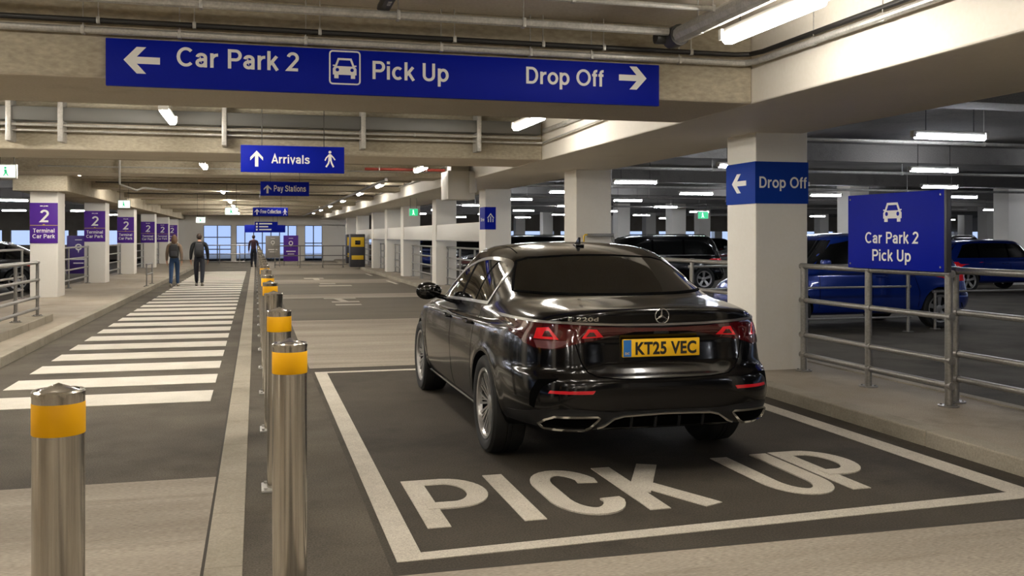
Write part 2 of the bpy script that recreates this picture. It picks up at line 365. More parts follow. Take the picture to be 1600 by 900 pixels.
# outer walls: parapet, head band, mullions with open daylight between
def parapet(nm, a, b, axis, at, th=.3, sill=1.0, head=1.95):
    mb = MB()
    def bx(u0, u1, z0, z1):
        if axis == 'x': mb.box(u0, at, z0, u1, at + th, z1)
        else: mb.box(at, u0, z0, at + th, u1, z1)
    bx(a, b, 0, sill); bx(a, b, head, SLAB)
    u = a
    while u <= b: bx(u, u + .5, sill, head); u += 4.0
    struct(mb, nm, 'concrete_pave')
parapet('wall_right', -18, 70, 'y', 58)
parapet('wall_left', -18, 70, 'y', -44)
parapet('wall_back_right', 5.7, 58, 'x', 69)
parapet('wall_back_left', -44, -5.3, 'x', 69)
struct(MB().box(-60, -14.3, 0, 60, -14, SLAB), 'wall_behind', 'concrete_deck')
for k, x in enumerate((-8.5, -2.9, .9, 8.2)): column('column_reflector_%d' % (k + 1), x, -9.2, x + .62, -8.58, 0, SLAB)  # unseen columns added to reflect as bright streaks in the steel bollards
for k, y in enumerate((17.1, 9.8, 2.5, -4.8)): column('column_left_unseen_%d' % (k + 1), -5.07, y, -4.47, y + .85, .1, SLAB)  # left row carried on out of view, added for bright stripes in reflections
# far end: glazed entrance
mb = MB()
mb.box(-5.3, 62.5, 2.25, 5.7, 63.0, SLAB); mb.box(-5.3, 62.5, 0, -3.15, 63, 2.25); mb.box(2.5, 62.5, 0, 3.0, 63, 2.3); mb.box(4.1, 62.5, 0, 5.7, 63, 2.3)
mb.box(-1.5, 62.45, 0, -1.2, 62.95, 2.3)
struct(mb, 'wall_far', 'column_paint')
def glazed(n, x0, x1, y, z0, z1, nx, nz, gm):
    fr = MB()
    for i in range(nx + 1):
        x = x0 + (x1 - x0) * i / nx; fr.box(x - .03, y - .04, z0, x + .03, y + .06, z1)
    for j in range(nz + 1):
        z = z0 + (z1 - z0) * j / nz; fr.box(x0, y - .035, z - .03, x1, y + .05, z + .03)
    o = struct(fr, 'window_%d' % n, 'dark_steel')
    p = MB().box(x0, y, z0, x1, y + .02, z1).build('pane', gm, o, smooth=None); return o
m, nt, b = nmat('pane_glass'); b.inputs['Base Color'].default_value = (.86, .91, 1, 1); b.inputs['Transmission Weight'].default_value = 1; b.inputs['Roughness'].default_value = .12; b.inputs['IOR'].default_value = 1.1
MATS['pane_glass'] = m
glazed(1, -3.15, -1.5, 62.6, 0, 2.25, 2, 3, 'pane_glass'); glazed(2, -1.2, 2.5, 62.6, 0, 2.25, 7, 2, 'pane_glass'); glazed(3, 3.0, 4.1, 62.6, 0, 2.25, 2, 2, 'pane_glass')
struct(MB().box(-14, 63.2, -.3, 14, 90, 0), 'floor_forecourt', 'concrete_pave')
# ------------------------------------------------------------------ road paint
T0 = .004
z = thing('zebra_crossing', 'long white zebra crossing painted down the left lane', 'road marking', (-1.43, 9.35, 0))
for k in range(30):
    y = 1.17 * k
    MB().box(-1.0, y, 0, 1.02, y + .66, T0).build('stripe', 'road_paint', z, smooth=None)
b = thing('bay_outline', 'white painted outline of the parking bay around the black saloon', 'road marking', (.64, 4.49, 0))
def paint(parent, poly, nm, m='road_paint', o=(0, 0)):
    mb = MB(); mb.prism([(p[0] - o[0], p[1] - o[1]) for p in poly], lambda u, v: (u, v, 0), lambda u, v: (u, v, T0))
    return mb.build(nm, m, parent, smooth=None)
o_ = (.64, 4.49)
paint(b, [(.64, 4.49), (.77, 4.60), (.77, 11.03), (.64, 11.03)], 'line', 'road_paint_bay_shaded', o_)
paint(b, [(.64, 4.49), (4.52, 4.66), (4.34, 4.785), (.77, 4.60)], 'line', 'road_paint_bay_shaded', o_)
paint(b, [(4.52, 4.66), (4.50, 11.03), (4.36, 11.03), (4.34, 4.785)], 'line', 'road_paint_bay_shaded', o_)
paint(b, [(.77, 10.93), (4.36, 10.93), (4.36, 11.03), (.77, 11.03)], 'line', 'road_paint_bay_shaded', o_)
wd = thing('painted_word', 'large white words pick up painted on the asphalt behind the saloon', 'road marking', (.87, 4.97, 0))
def letter(polys, nm='letter'):
    mb = MB()
    for i, p in enumerate(polys): mb.prism([(q[0] - .87, q[1] - 4.97) for q in p], lambda u, v: (u, v, 0), lambda u, v: (u, v, T0 + .001 + i * .0002))
    mb.build(nm, 'road_paint_bay_shaded', wd, smooth=None)
SWD = .125
def P_(x0, x1, y0, y1):
    c = x0 + SWD / 2; yt, ym = y1 - SWD / 2, y0 + (y1 - y0) * .40
    return ribbon([(c, y0), (c, y1)], SWD) + ribbon([(c, yt), (x1 - .24, yt)] + arc(x1 - .24, (yt + ym) / 2, .24 - SWD / 2, (yt - ym) / 2, 88, -88, 14) + [(x1 - .24, ym), (c, ym)], SWD)
letter(P_(.87, 1.34, 4.97, 5.96))
letter(ribbon([(1.46, 4.97), (1.46, 5.98)], SWD))
letter(ribbon([(1.99, 5.64)] + arc(1.855, 5.63, .155, .29, 20, 175, 12) + [(1.70, 5.5)] + arc(1.855, 5.31, .155, .28, 185, 340, 12) + [(1.995, 5.27)], SWD))
letter(ribbon([(2.195, 4.99), (2.195, 5.98)], SWD) + ribbon([(2.22, 5.36), (2.53, 5.99)], SWD + .01) + ribbon([(2.30, 5.55), (2.53, 5.0)], SWD + .01))
letter(ribbon([(3.085, 6.04), (3.085, 5.38)] + arc(3.24, 5.36, .155, .265, 180, 360, 16) + [(3.395, 5.38), (3.395, 6.06)], SWD))
letter(P_(3.49, 3.92, 5.08, 6.09))
# worn marks further up the lane
for k, (polys, lb) in enumerate((
        ([[(1.62, 24.0), (2.4, 24.0), (2.4, 24.35), (1.62, 24.35)], [(1.72, 22.7), (2.36, 22.7), (2.36, 23.0), (1.72, 23.0)], [(1.95, 23.0), (2.12, 23.0), (2.02, 24.0), (1.85, 24.0)]], 'white worn symbol on the lane first beyond the bay'),
        ([[(1.73, 21.7), (2.30, 21.7), (2.30, 22.0), (1.73, 22.0)]], 'short white bar painted across the lane beyond the bay'),
        ([[(1.9, 30.2), (2.9, 30.2), (2.9, 30.7), (1.9, 30.7)], [(2.0, 31.5), (2.5, 31.5), (2.5, 32.0), (2.0, 32.0)]], 'pair of faint white bars on the lane midway to the far end'),
        ([[(1.7, 35.6), (2.4, 35.6), (2.4, 36.3), (1.7, 36.3)], [(2.0, 34.4), (2.2, 34.4), (2.2, 35.6), (2.0, 35.6)]], 'farthest faint white symbol on the lane'))):
    o = polys[0][0]; t = thing('lane_mark', lb, 'road marking', (o[0], o[1], 0))
    for p in polys: paint(t, p, 'stroke', 'road_paint_dim', o)
for k, (y0, y1) in enumerate(((18.0, 20.4), (24.0, 26.7), (31, 33.4), (38, 40))):
    t = thing('edge_line', 'pale edge dash beside the footway kerb, %s from the bay' % ('first', 'second', 'third', 'fourth')[k], 'road marking', (4.36, y0, 0), group='edge dashes along the lane kerb')
    paint(t, [(4.36, y0), (4.46, y0), (4.46, y1), (4.36, y1)], 'dash', 'road_paint', (4.36, y0))
# ------------------------------------------------------------------ car bodies: closed plan rings stacked from sill to roof
def half_ring(Wd, yr, yf, n, cnt):
    b = (yf - yr) / 2; yc = (yf + yr) / 2; out = []
    for k, (p0, p1) in enumerate(((0, PI / 4), (PI / 4, 3 * PI / 4), (3 * PI / 4, PI))):
        ph = np.linspace(p0, p1, 400); e = 2 / n
        x = Wd * np.abs(np.sin(ph)) ** e; y = yc - b * np.sign(np.cos(ph)) * np.abs(np.cos(ph)) ** e
        s = np.concatenate([[0], np.cumsum(np.hypot(np.diff(x), np.diff(y)) + 1e-7)]); t = np.linspace(0, s[-1], cnt[k] + 1)
        P = np.stack([np.interp(t, s, x), np.interp(t, s, y)], 1)
        out.append(P if k == 2 else P[:-1])
    return np.concatenate(out)
def zcurve(ctrl, y):
    if np.isscalar(ctrl): return np.full_like(y, ctrl)
    g = np.arange(-.6, 5.8, .02); c = np.array(ctrl); z = np.interp(g, c[:, 0], c[:, 1])
    k = np.hanning(17); k /= k.sum(); z = np.convolve(np.pad(z, 8, mode='edge'), k, 'valid')
    return np.interp(y, g, z)
def bspline(K, m):
    K = np.concatenate([K[:1], K[:1], K, K[-1:], K[-1:]]); t = np.linspace(0, 1, m, endpoint=False)[:, None, None]; out = []
    for i in range(len(K) - 3):
        a, b, c, d = K[i:i + 4]
        out.append(((1 - t) ** 3 * a + (3 * t ** 3 - 6 * t ** 2 + 4) * b + (-3 * t ** 3 + 3 * t ** 2 + 3 * t + 1) * c + t ** 3 * d) / 6)
    return np.concatenate(out + [K[-1][None]])
def body_points(rings, cnt, m):
    K = []
    for r in rings:
        P = half_ring(r[0], r[1], r[2], r[3], cnt); z = zcurve(r[4], P[:, 1])
        if len(r) > 5: z = z - r[5] * P[:, 0] ** 2
        K.append(np.column_stack([P, z]))
    return bspline(np.array(K), m)          # rows x half-loop x 3
def sm(a, b, x):
    t = np.clip((x - a) / (b - a), 0, 1); return t * t * (3 - 2 * t)
def body_mesh(name, S, axles, rad, wells, m_body, m_well, xin=.62):
    R, Hn, _ = S.shape
    for ya, za in axles:                      # wheel-arch lips
        d = np.hypot(S[..., 1] - ya, S[..., 2] - za); S[..., 0] += .009 * np.exp(-((d - rad - .02) / .035) ** 2) * (S[..., 0] > .6) * (S[..., 2] > .2)
    full = np.concatenate([S, (S[:, 1:-1] * np.array([-1, 1, 1]))[:, ::-1]], 1); n = full.shape[1]
    bm = bmesh.new(); V = [[bm.verts.new(p) for p in row] for row in full]
    for i in range(R - 1):
        for j in range(n): bm.faces.new((V[i][j], V[i][(j + 1) % n], V[i + 1][(j + 1) % n], V[i + 1][j]))
    bmesh.ops.remove_doubles(bm, verts=bm.verts, dist=.0006)
    bmesh.ops.dissolve_degenerate(bm, edges=bm.edges, dist=.0002)
    bmesh.ops.holes_fill(bm, edges=[e for e in bm.edges if e.is_boundary], sides=0)
    bmesh.ops.recalc_face_normals(bm, faces=bm.faces)
    me = bpy.data.meshes.new(name); bm.to_mesh(me)
    bvh = BVHTree.FromBMesh(bm); bm.free()
    me.materials.append(MATS[m_body]); me.materials.append(MATS[m_well])
    ob = bpy.data.objects.new(name, me); C.objects.link(ob)
    cut = MB()
    for ya, za in axles:
        for s in (-1, 1): cut.cyl((s * xin, ya, za), (s * 1.3, ya, za), rad, 48)
    co = cut.build('cut', [m_body, m_well], smooth=None)
    for p in co.data.polygons: p.material_index = 1
    md = ob.modifiers.new('b', 'BOOLEAN'); md.operation = 'DIFFERENCE'; md.object = co; md.solver = 'EXACT'
    bpy.context.view_layer.update()
    new = bpy.data.meshes.new_from_object(ob.evaluated_get(bpy.context.evaluated_depsgraph_get()))
    ob.modifiers.clear(); ob.data = new; bpy.data.objects.remove(co); new.name = name
    fin(new, .7)
    return ob, bvh
AX = {'L': lambda a, b: ((-3, a, b), (1, 0, 0)), 'R': lambda a, b: ((3, a, b), (-1, 0, 0)), 'B': lambda a, b: ((a, -3, b), (0, 1, 0)),
      'F': lambda a, b: ((a, 9, b), (0, -1, 0)), 'T': lambda a, b: ((a, b, 4), (0, 0, -1))}
class Skin:
    """panels, glass, lamps and trim laid over a body's surface"""
    def __init__(s, bvh, root): s.bvh, s.root = bvh, root
    def hit(s, ax, a, b):
        o, d = AX[ax](a, b); h = s.bvh.ray_cast(Vector(o), Vector(d))
        if h[0] is None:
            mid = Vector(o) + Vector(d) * 2.6; h = s.bvh.find_nearest(mid)
        n = h[1]
        if n.dot(Vector(d)) > 0: n = -n
        return h[0], n
    def patch(s, name, m, ax, poly, off=.003, th=.004, step=.035, parent=None, build=True):
        P = [Vector((p[0], p[1])) for p in poly]; B = []
        for i, p in enumerate(P):
            q = P[(i + 1) % len(P)]; k = max(1, int((q - p).length / step)); B += [p.lerp(q, j / k) for j in range(k)]
        nb = len(B); xs = [p.x for p in B]; ys = [p.y for p in B]; pts = list(B)
        ix = np.arange(min(xs) + step / 2, max(xs), step); iy = np.arange(min(ys) + step / 2, max(ys), step)
        def inside(x, y):
            c = False; j = nb - 1
            for i in range(nb):
                if (B[i].y > y) != (B[j].y > y) and x < (B[j].x - B[i].x) * (y - B[i].y) / (B[j].y - B[i].y) + B[i].x: c = not c
                j = i
            return c
        for x in ix:
            for y in iy:
                if inside(x, y) and min((Vector((x, y)) - q).length for q in B) > step * .35: pts.append(Vector((x, y)))
        v, e, f, *_ = delaunay_2d_cdt(pts, [], [list(range(nb))], 1, 1e-5)
        bm = bmesh.new(); top = []; 
        for p in v:
            h, n = s.hit(ax, p.x, p.y); top.append((bm.verts.new(h + n * off), n))
        for t in f:
            try: bm.faces.new([top[i][0] for i in t])
            except ValueError: pass
        bm.verts.ensure_lookup_table(); bm.verts.index_update()
        nm = {tv[0]: tv[1] for tv in top}; low = {}
        for ed in [e for e in bm.edges if e.is_boundary]:
            a, b = ed.verts
            for q in (a, b):
                if q not in low: low[q] = bm.verts.new(q.co - nm[q] * (off + th))
            try: bm.faces.new((a, b, low[b], low[a]))
            except ValueError: pass
        mb = MB(); mb.bm.free(); mb.bm = bm
        return mb.build(name, m, parent or s.root, smooth=.6) if build else mb
    def strip(s, name, m, ax, path, w, off=.003, th=.004, closed=False, step=.02, parent=None, mb=None, cols=2):
        P = [Vector(p) for p in path]; D = []; n = len(P)
        for i in range(n if closed else n - 1):
            a, b = P[i], P[(i + 1) % n]; k = max(1, int((b - a).length / step)); D += [a.lerp(b, j / k) for j in range(k)]
        if not closed: D.append(P[-1])
        n = len(D); rows = []; own = mb is None; mb = mb or MB(); bm = mb.bm
        for i in range(n):
            a = D[i - 1] if (i or closed) else D[0]; b = D[(i + 1) % n] if (i < n - 1 or closed) else D[-1]
            t = (b - a).normalized(); nn = Vector((-t.y, t.x)); row = []
            ww = w(i / max(1, n - 1)) if callable(w) else w
            for k in range(cols + 1):
                q = D[i] + nn * ww * (k / cols - .5); h, nr = s.hit(ax, q.x, q.y); row.append((h, nr))
            rows.append(([bm.verts.new(row[0][0] - row[0][1] * th)] + [bm.verts.new(h + nr * off) for h, nr in row] + [bm.verts.new(row[-1][0] - row[-1][1] * th)]))
        for i in range(n if closed else n - 1):
            A, B = rows[i], rows[(i + 1) % n]
            for k in range(len(A) - 1): bm.faces.new((A[k], A[k + 1], B[k + 1], B[k]))
        return mb.build(name, m, parent or s.root, smooth=.6) if own else mb
def mirror_x(poly): return [(-x, z) for x, z in poly][::-1]
def wheel_meshes(R=.345, w=.245, rimr=.245, kind='multi', seg=56):
    """tyre, rim and hub, wheel axis along X, outer side towards -X, centred on the wheel plane"""
    h = w / 2
    t = MB().lathe([(rimr - .012, h * .72), (rimr + .012, h * .86), (R - .055, h * .99), (R - .022, h * .96), (R - .004, h * .8), (R, h * .5), (R, h * .18), (R - .006, h * .15), (R - .006, h * .11), (R, h * .08), (R, -h * .08), (R - .006, -h * .11), (R - .006, -h * .15), (R, -h * .18), (R, -h * .5), (R - .004, -h * .8), (R - .022, -h * .96), (R - .055, -h * .99), (rimr + .012, -h * .86), (rimr - .012, -h * .72)], seg=seg, axis='X')
    T = t.mesh('tyre', 'tyre')
    r = MB().lathe([(rimr - .028, -h * .60), (rimr - .022, -h * .72), (rimr - .004, -h * .78), (rimr + .008, -h * .84), (rimr + .004, -h * .9), (rimr - .016, -h * .86), (rimr - .026, -h * .7), (rimr - .028, -h * .60)], seg=seg, axis='X')
    r.lathe([(0, -h * .30), (.03, -h * .32), (.058, -h * .4), (.062, -h * .55), (.04, -h * .62), (0, -h * .62)], seg=24, axis='X')
    def spoke(a0, a1, w0, w1, r0=.05, r1=None, x0=-h * .56, x1=-h * .74):
        r1 = r1 or rimr - .018; pts = []
        for rr, a, ww, xx in ((r0, a0, w0, x0), (r1, a1, w1, x1)):
            c, s_ = math.cos(a), math.sin(a)
            for dx in (0, .022):
                for sg in (-1, 1): pts.append((xx + dx, rr * c - sg * ww * s_, rr * s_ + sg * ww * c))
        b = [pts[0], pts[1], pts[3], pts[2], pts[4], pts[5], pts[7], pts[6]]; r.hexa(b)
    if kind == 'multi':
        for k in range(10):
            a = 2 * PI * k / 10; spoke(a - .10, a - .16, .007, .0085); spoke(a + .10, a + .16, .007, .0085); spoke(a + .05, a - .02, .004, .005, .1); 
    else:
        for k in range(5):
            a = 2 * PI * k / 5 + .3; spoke(a - .14, a - .10, .017, .02); spoke(a + .14, a + .10, .017, .02)
    Rm = r.mesh('rim', 'alloy', .5)
    b = MB().lathe([(rimr - .012, h * .7), (rimr - .03, h * .2), (rimr - .03, -h * .6), (rimr - .024, -h * .6), (rimr - .020, h * .2), (rimr - .006, h * .7)], seg=40, axis='X').lathe([(0, h * .1), (rimr - .05, h * .1), (rimr - .05, h * .02), (0, h * .02)], seg=40, axis='X')
    return T, Rm, b.mesh('brake_disc', 'alloy_dark')
def add_wheels(root, ms, axles, half):
    for ya, za in axles:
        for s in (-1, 1):
            o = bpy.data.objects.new('wheel', ms[0]); C.objects.link(o); o.parent = root; o.location = (s * half, ya, za)
            if s > 0: o.rotation_euler = (0, 0, PI)
            for nm, mm in (('rim', ms[1]), ('brake_disc', ms[2])):
                q = bpy.data.objects.new(nm, mm); C.objects.link(q); q.parent = o
# ------------------------------------------------------------------ the black saloon in the pick up bay
CARX, CARY, CARYAW = 2.485, 5.55, -.008
def hero():
    root = thing('saloon_car', 'shiny black saloon car with yellow rear number plate parked in the pick up bay', 'car', (CARX, CARY, 0), CARYAW)
    ax = [(1.10, .345), (3.98, .345)]
    rings = [
        (0, .9, 4.2, 4, .26),
        (.55, .45, 4.55, 4, .25),
        (.80, .10, 4.72, 5, [(0, .325), (.5, .30), (.8, .24), (3.5, .22), (4.9, .22)]),
        (.865, .03, 4.80, 6, [(0, .335), (.5, .31), (.8, .245), (3.5, .225), (4.9, .22)]),
        (.895, .012, 4.84, 6, [(0, .39), (.5, .36), (.9, .29), (3.5, .27), (4.9, .26)]),
        (.925, .005, 4.86, 6, [(0, .46), (.5, .44), (.9, .38), (3.5, .37), (4.9, .34)]),
        (.935, .0, 4.87, 6, [(0, .54), (1, .50), (3.5, .48), (4.9, .44)]),
        (.942, .0, 4.86, 5.5, [(0, .615), (1, .60), (3.5, .58), (4.9, .52)]),
        (.943, .012, 4.84, 5.5, [(0, .655), (1, .67), (3.5, .65), (4.9, .58)]),
        (.943, .045, 4.82, 5, [(0, .675), (1, .72), (3.5, .70), (4.9, .63)]),
        (.94, .055, 4.80, 5, [(0, .74), (1, .78), (3.5, .755), (4.9, .67)]),
        (.933, .07, 4.78, 5, [(0, .83), (1, .85), (3.5, .81), (4.9, .71)]),
        (.92, .085, 4.72, 5, [(0, .92), (.5, .915), (1.2, .905), (3.5, .865), (4.1, .83), (4.9, .74)]),
        (.905, .095, 4.66, 5, [(0, .985), (.5, .96), (1.2, .94), (3.5, .90), (4.1, .86), (4.9, .765)], .02),
        (.89, .085, 4.60, 5, [(0, 1.05), (.35, 1.015), (1.2, .965), (3.5, .925), (4.1, .885), (4.9, .78)], .05),
        (.88, .09, 4.58, 5, [(0, 1.085), (.35, 1.035), (1.2, .975), (3.5, .935), (4.1, .90), (4.9, .79)], .06),
        (.872, .13, 4.5, 5, [(0, 1.10), (.4, 1.05), (1.2, .985), (3.5, .945), (4.1, .915), (4.9, .80)], .05),
        (.858, .36, 4.1, 4.5, [(0, 1.11), (.6, 1.085), (1.2, 1.01), (3.5, .965), (4.1, .955)], .02),
        (.845, .60, 3.75, 4, [(.4, 1.125), (1.0, 1.08), (1.4, 1.03), (3.4, .99), (3.9, .985)], .01),
        (.828, .72, 3.62, 4, [(.5, 1.145), (1.1, 1.12), (1.6, 1.09), (3.2, 1.06), (3.7, 1.02)], .01),
        (.79, 1.0, 3.25, 4, [(.8, 1.235), (1.6, 1.21), (2.8, 1.20), (3.3, 1.19)], .02),
        (.742, 1.28, 2.92, 4, [(1, 1.325), (1.7, 1.325), (2.6, 1.32), (3, 1.31)], .03),
        (.692, 1.52, 2.72, 4, [(1, 1.40), (1.9, 1.415), (2.7, 1.395)], .04),
        (.64, 1.68, 2.62, 4, [(1, 1.435), (2.1, 1.455), (2.7, 1.43)], .04),
        (.50, 1.85, 2.5, 4, [(1, 1.465), (2.1, 1.48), (2.7, 1.465)], .04),
        (.2, 2.0, 2.4, 4, 1.488), (0, 2.1, 2.35, 4, 1.49)]
    S = body_points(rings, (44, 110, 30), 6)
    # the lid panel is drawn in around the number plate
    x, y, z = S[..., 0], S[..., 1], S[..., 2]
    w = (1 - sm(.36, .60, x)) * sm(.64, .74, z) * (1 - sm(.86, .955, z)) * (y < .6)
    S[..., 1] += .045 * w
    body, bvh = body_mesh('body', S, ax, .375, None, 'car_black', 'car_plastic')
    body.parent = root
    K = Skin(bvh, root)
    inv = Matrix.Rotation(-CARYAW, 4, 'Z') @ Matrix.Translation((-CARX, -CARY, 0))
    def pick(px, py):
        d = Vector(((px - 800) / FPX * CO + SI, -(px - 800) / FPX * SI + CO, -(py - HOR) / FPX))
        h = bvh.ray_cast(inv @ Vector((0, 0, CAMH)), (inv.to_3x3() @ d).normalized())
        return h[0] if h[0] else Vector((0, 0, 0))
    SW = lambda a, b: pick(620 + a / 2.571, 370 + b / 2.571)
    RW = lambda a, b: pick(760 + a / 3.2146, 440 + b / 3.2146)
    hero.K, hero.pick, hero.SW, hero.RW = K, pick, SW, RW
    return root, K
hero_root, HK = hero()
def hero_details(root, K):
    SW, RW, pick = hero.SW, hero.RW, hero.pick
    ax = [(1.10, .345), (3.98, .345)]
    add_wheels(root, wheel_meshes(), ax, .815)
    yz = lambda P: [(p.y, p.z) for p in P]
    # side glass
    win = [(3.36, .965), (3.05, 1.055), (2.75, 1.165), (2.45, 1.265), (2.15, 1.328), (1.9, 1.355), (1.68, 1.358), (1.5, 1.335), (1.37, 1.275), (1.32, 1.20), (1.325, 1.12), (1.38, 1.04), (2.0, 1.025), (2.7, 1.0)]
    win = _cat(win[:12], 4) + win[12:]
    hero.win = win
    for s in 'LR':
        g = K.patch('side_window', 'car_glass', s, win, .002, .002, .03)
        K.strip('window_trim', 'satin_chrome', s, win, .022, .006, .004, closed=True)
        for q in ([(2.33, 1.0), (2.14, 1.34)], [(1.78, 1.02), (1.60, 1.365)]):
            K.strip('window_pillar', 'car_gap', s, q, .055 if q[0][0] > 2 else .02, .004, .003)
        mb = MB()
        for pth in ([(3.62, .93), (3.60, .70), (3.55, .45), (3.52, .30)], [(2.33, .985), (2.34, .70), (2.32, .45), (2.30, .29)], [(1.50, 1.01), (1.46, .86), (1.49, .70), (1.545, .52), (1.56, .42), (1.56, .29)], [(3.52, .305), (2.5, .295), (1.56, .285)]):
            K.strip('', '', s, pth, .006, .0008, .004, mb=mb)
        mb.build('door_gap', 'car_gap', root)
        K.strip('sill_trim', 'satin_chrome', s, [(3.58, .252), (2.5, .248), (1.52, .262)], .02, .006, .004)
        sx = -1 if s == 'L' else 1
        for yy, zz in ((2.52, .865), (1.66, .885)):
            h, n = K.hit(s, yy, zz)
            b = MB(); b.tube([h + Vector((sx * -.01, -.11, 0)), h + Vector((sx * .022, -.09, 0)), h + Vector((sx * .03, 0, 0)), h + Vector((sx * .022, .09, 0)), h + Vector((sx * -.01, .11, 0))], .013)
            b.build('door_handle', 'car_black', root)
        # wing mirror
        m = MB(); pr = []
        cx, cy, cz = sx * 1.005, 2.98, 1.045
        bmesh.ops.create_uvsphere(m.bm, u_segments=24, v_segments=14, radius=1)
        for v in m.bm.verts:
            x, y, z = v.co; y2 = y * .11 if y > 0 else y * .045
            v.co = (cx + x * .118, cy + y2, cz + z * (.078 + .012 * x * sx))
        m.tube([(sx * .80, cy + .02, .955), (sx * .87, cy + .02, .985), (sx * .93, cy + .02, 1.0)], .022)
        mo = m.build('wing_mirror', 'car_black', root)
        g = MB(); g.lathe([(0, -.047), (.7, -.0455), (.95, -.040)], seg=24, axis='Y')
        for v in g.bm.verts: v.co = (cx + v.co.x * .098, cy + v.co.y, cz + v.co.z * .064)
        g.build('mirror_glass', 'car_glass', mo)
    # rear window
    bw = [(-.72, 1.145), (-.40, 1.135), (0, 1.13), (.40, 1.135), (.72, 1.145), (.695, 1.19), (.645, 1.27), (.59, 1.345), (.50, 1.368), (.2, 1.385), (0, 1.388), (-.2, 1.385), (-.50, 1.368), (-.59, 1.345), (-.645, 1.27), (-.695, 1.19)]
    K.patch('rear_window', 'car_glass', 'B', bw, .002, .002, .04)
    K.strip('rear_window_seal', 'car_gap', 'B', bw, .012, .003, .002, closed=True)
    # lamps, light bar
    lamp = [(-.872, .955), (-.85, .975), (-.80, .985), (-.60, .980), (-.30, .962), (0, .952), (0, .935), (-.18, .935), (-.30, .915), (-.42, .885), (-.55, .865), (-.68, .825), (-.76, .822), (-.82, .85), (-.862, .91)]
    for s, f in (('left', lambda q: q), ('right', mirror_x)):
        lo = K.patch('tail_lamp', 'lamp_red_dark', 'B', f(lamp), .006, .006, .025)
        for q in ([(-.775, .885), (-.755, .95), (-.70, .96), (-.655, .885)], [(-.525, .895), (-.485, .952), (-.43, .95), (-.385, .905)]):
            K.patch('lamp_light', 'lamp_red', 'B', f(q), .008, .004, .02, parent=lo)
        for q in ([(-.735, .90), (-.72, .935), (-.70, .935), (-.685, .90)], [(-.50, .905), (-.475, .935), (-.45, .935), (-.43, .91)]):
            K.patch('lamp_core', 'lamp_red_dark', 'B', f(q), .0095, .003, .02, parent=lo)
        K.patch('reversing_lamp', 'lamp_clear', 'B', f([(-.765, .83), (-.775, .875), (-.60, .878), (-.64, .845), (-.69, .828)]), .008, .004, .02, parent=lo)
        K.patch('reflector', 'reflector_red', 'B', f([(-.74, .562), (-.73, .58), (-.47, .583), (-.485, .562)]), .004, .004, .02)
        ex = [(-.765, .375), (-.74, .405), (-.70, .427), (-.46, .425), (-.445, .415), (-.50, .365), (-.53, .352), (-.74, .35)]
        e = K.patch('exhaust_opening', 'car_gap', 'B', f(ex), .010, .008, .02)
        K.strip('exhaust_surround', 'chrome', 'B', f(ex), .013, .022, .008, closed=True, step=.01, parent=e)
    K.strip('light_bar_trim', 'satin_chrome', 'B', [(-.845, .990), (-.6, .992), (-.3, .979), (0, .974), (.3, .979), (.6, .992), (.845, .990)], .014, .010, .004)
    # lid and bumper gaps
    mb = MB()
    K.strip('', '', 'B', [(-.665, 1.035), (-.63, .99), (-.60, .95), (-.565, .86), (-.535, .75), (-.50, .69), (-.44, .662), (-.3, .648), (0, .642), (.3, .648), (.44, .662), (.50, .69), (.535, .75), (.565, .86), (.60, .95), (.63, .99), (.665, 1.035)], .007, .001, .004, mb=mb)
    mb.build('boot_gap', 'car_gap', root)
    # satin lower bumper, diffuser
    low = [(-.885, .33), (-.88, .40), (-.80, .445), (-.72, .465), (-.60, .47), (-.48, .46), (-.36, .448), (0, .45), (.36, .448), (.48, .46), (.60, .47), (.72, .465), (.80, .445), (.88, .40), (.885, .33), (.5, .345), (-.5, .345)]
    K.patch('bumper_valance', 'car_plastic', 'B', low, .003, .004, .02)
    dif = [(-.43, .355), (-.345, .405), (-.29, .418), (0, .425), (.29, .418), (.345, .405), (.43, .355), (0, .352)]
    d = K.patch('diffuser', 'car_gap', 'B', dif, .009, .006, .02)
    for x in (-.24, -.08, .08, .24): K.strip('diffuser_fin', 'car_plastic', 'B', [(x, .355), (x, .415)], .014, .024, .005, parent=d)
    K.strip('diffuser_trim', 'satin_chrome', 'B', [(-.455, .358), (-.41, .372), (-.35, .410), (-.29, .424), (0, .431), (.29, .424), (.35, .410), (.41, .372), (.455, .358)], .010, .020, .008)
    # air slot at each bumper corner
    for s in 'LR': K.patch('air_slot', 'car_gap', s, [(.22, .46), (.16, .60), (.10, .64), (.10, .655), (.20, .64), (.25, .55), (.26, .47)], .002, .003, .03)
    # number plate
    yb, _ = K.hit('B', 0, .80); yp = yb.y - .022
    pl = MB().box(-.262, yp, .772, .262, yp + .02, .885, .004).build('number_plate', 'plate_yellow', root)
    fr = lambda u, v, d_: (u, yp - d_, v)
    shapes('plate_band', [[(-.258, .776), (-.205, .776), (-.205, .881), (-.258, .881)]], 'plate_blue', pl, fr, .0012)
    lettering('plate_characters', 'KT25 VEC', 'plate_black', pl, fr, (-.178, .790, .238, .868), .035, .002)
    lettering('plate_characters', 'DC', 'plate_yellow', pl, fr, (-.246, .789, -.217, .803), .02, .0018)
    MB().box(-.05, yp + .0, .915, .05, yp + .03, .932, .004).build('boot_handle', 'car_plastic', root)
    # star emblem: ring and three tapered points
    h, n = K.hit('B', 0, 1.028); ye = h.y - .006; cz = 1.028
    st = MB(); N = 40
    ring = [(math.cos(2 * PI * k / N) * .046, ye, cz + math.sin(2 * PI * k / N) * .046) for k in range(N + 1)]
    st.tube(ring, .0042, 8)
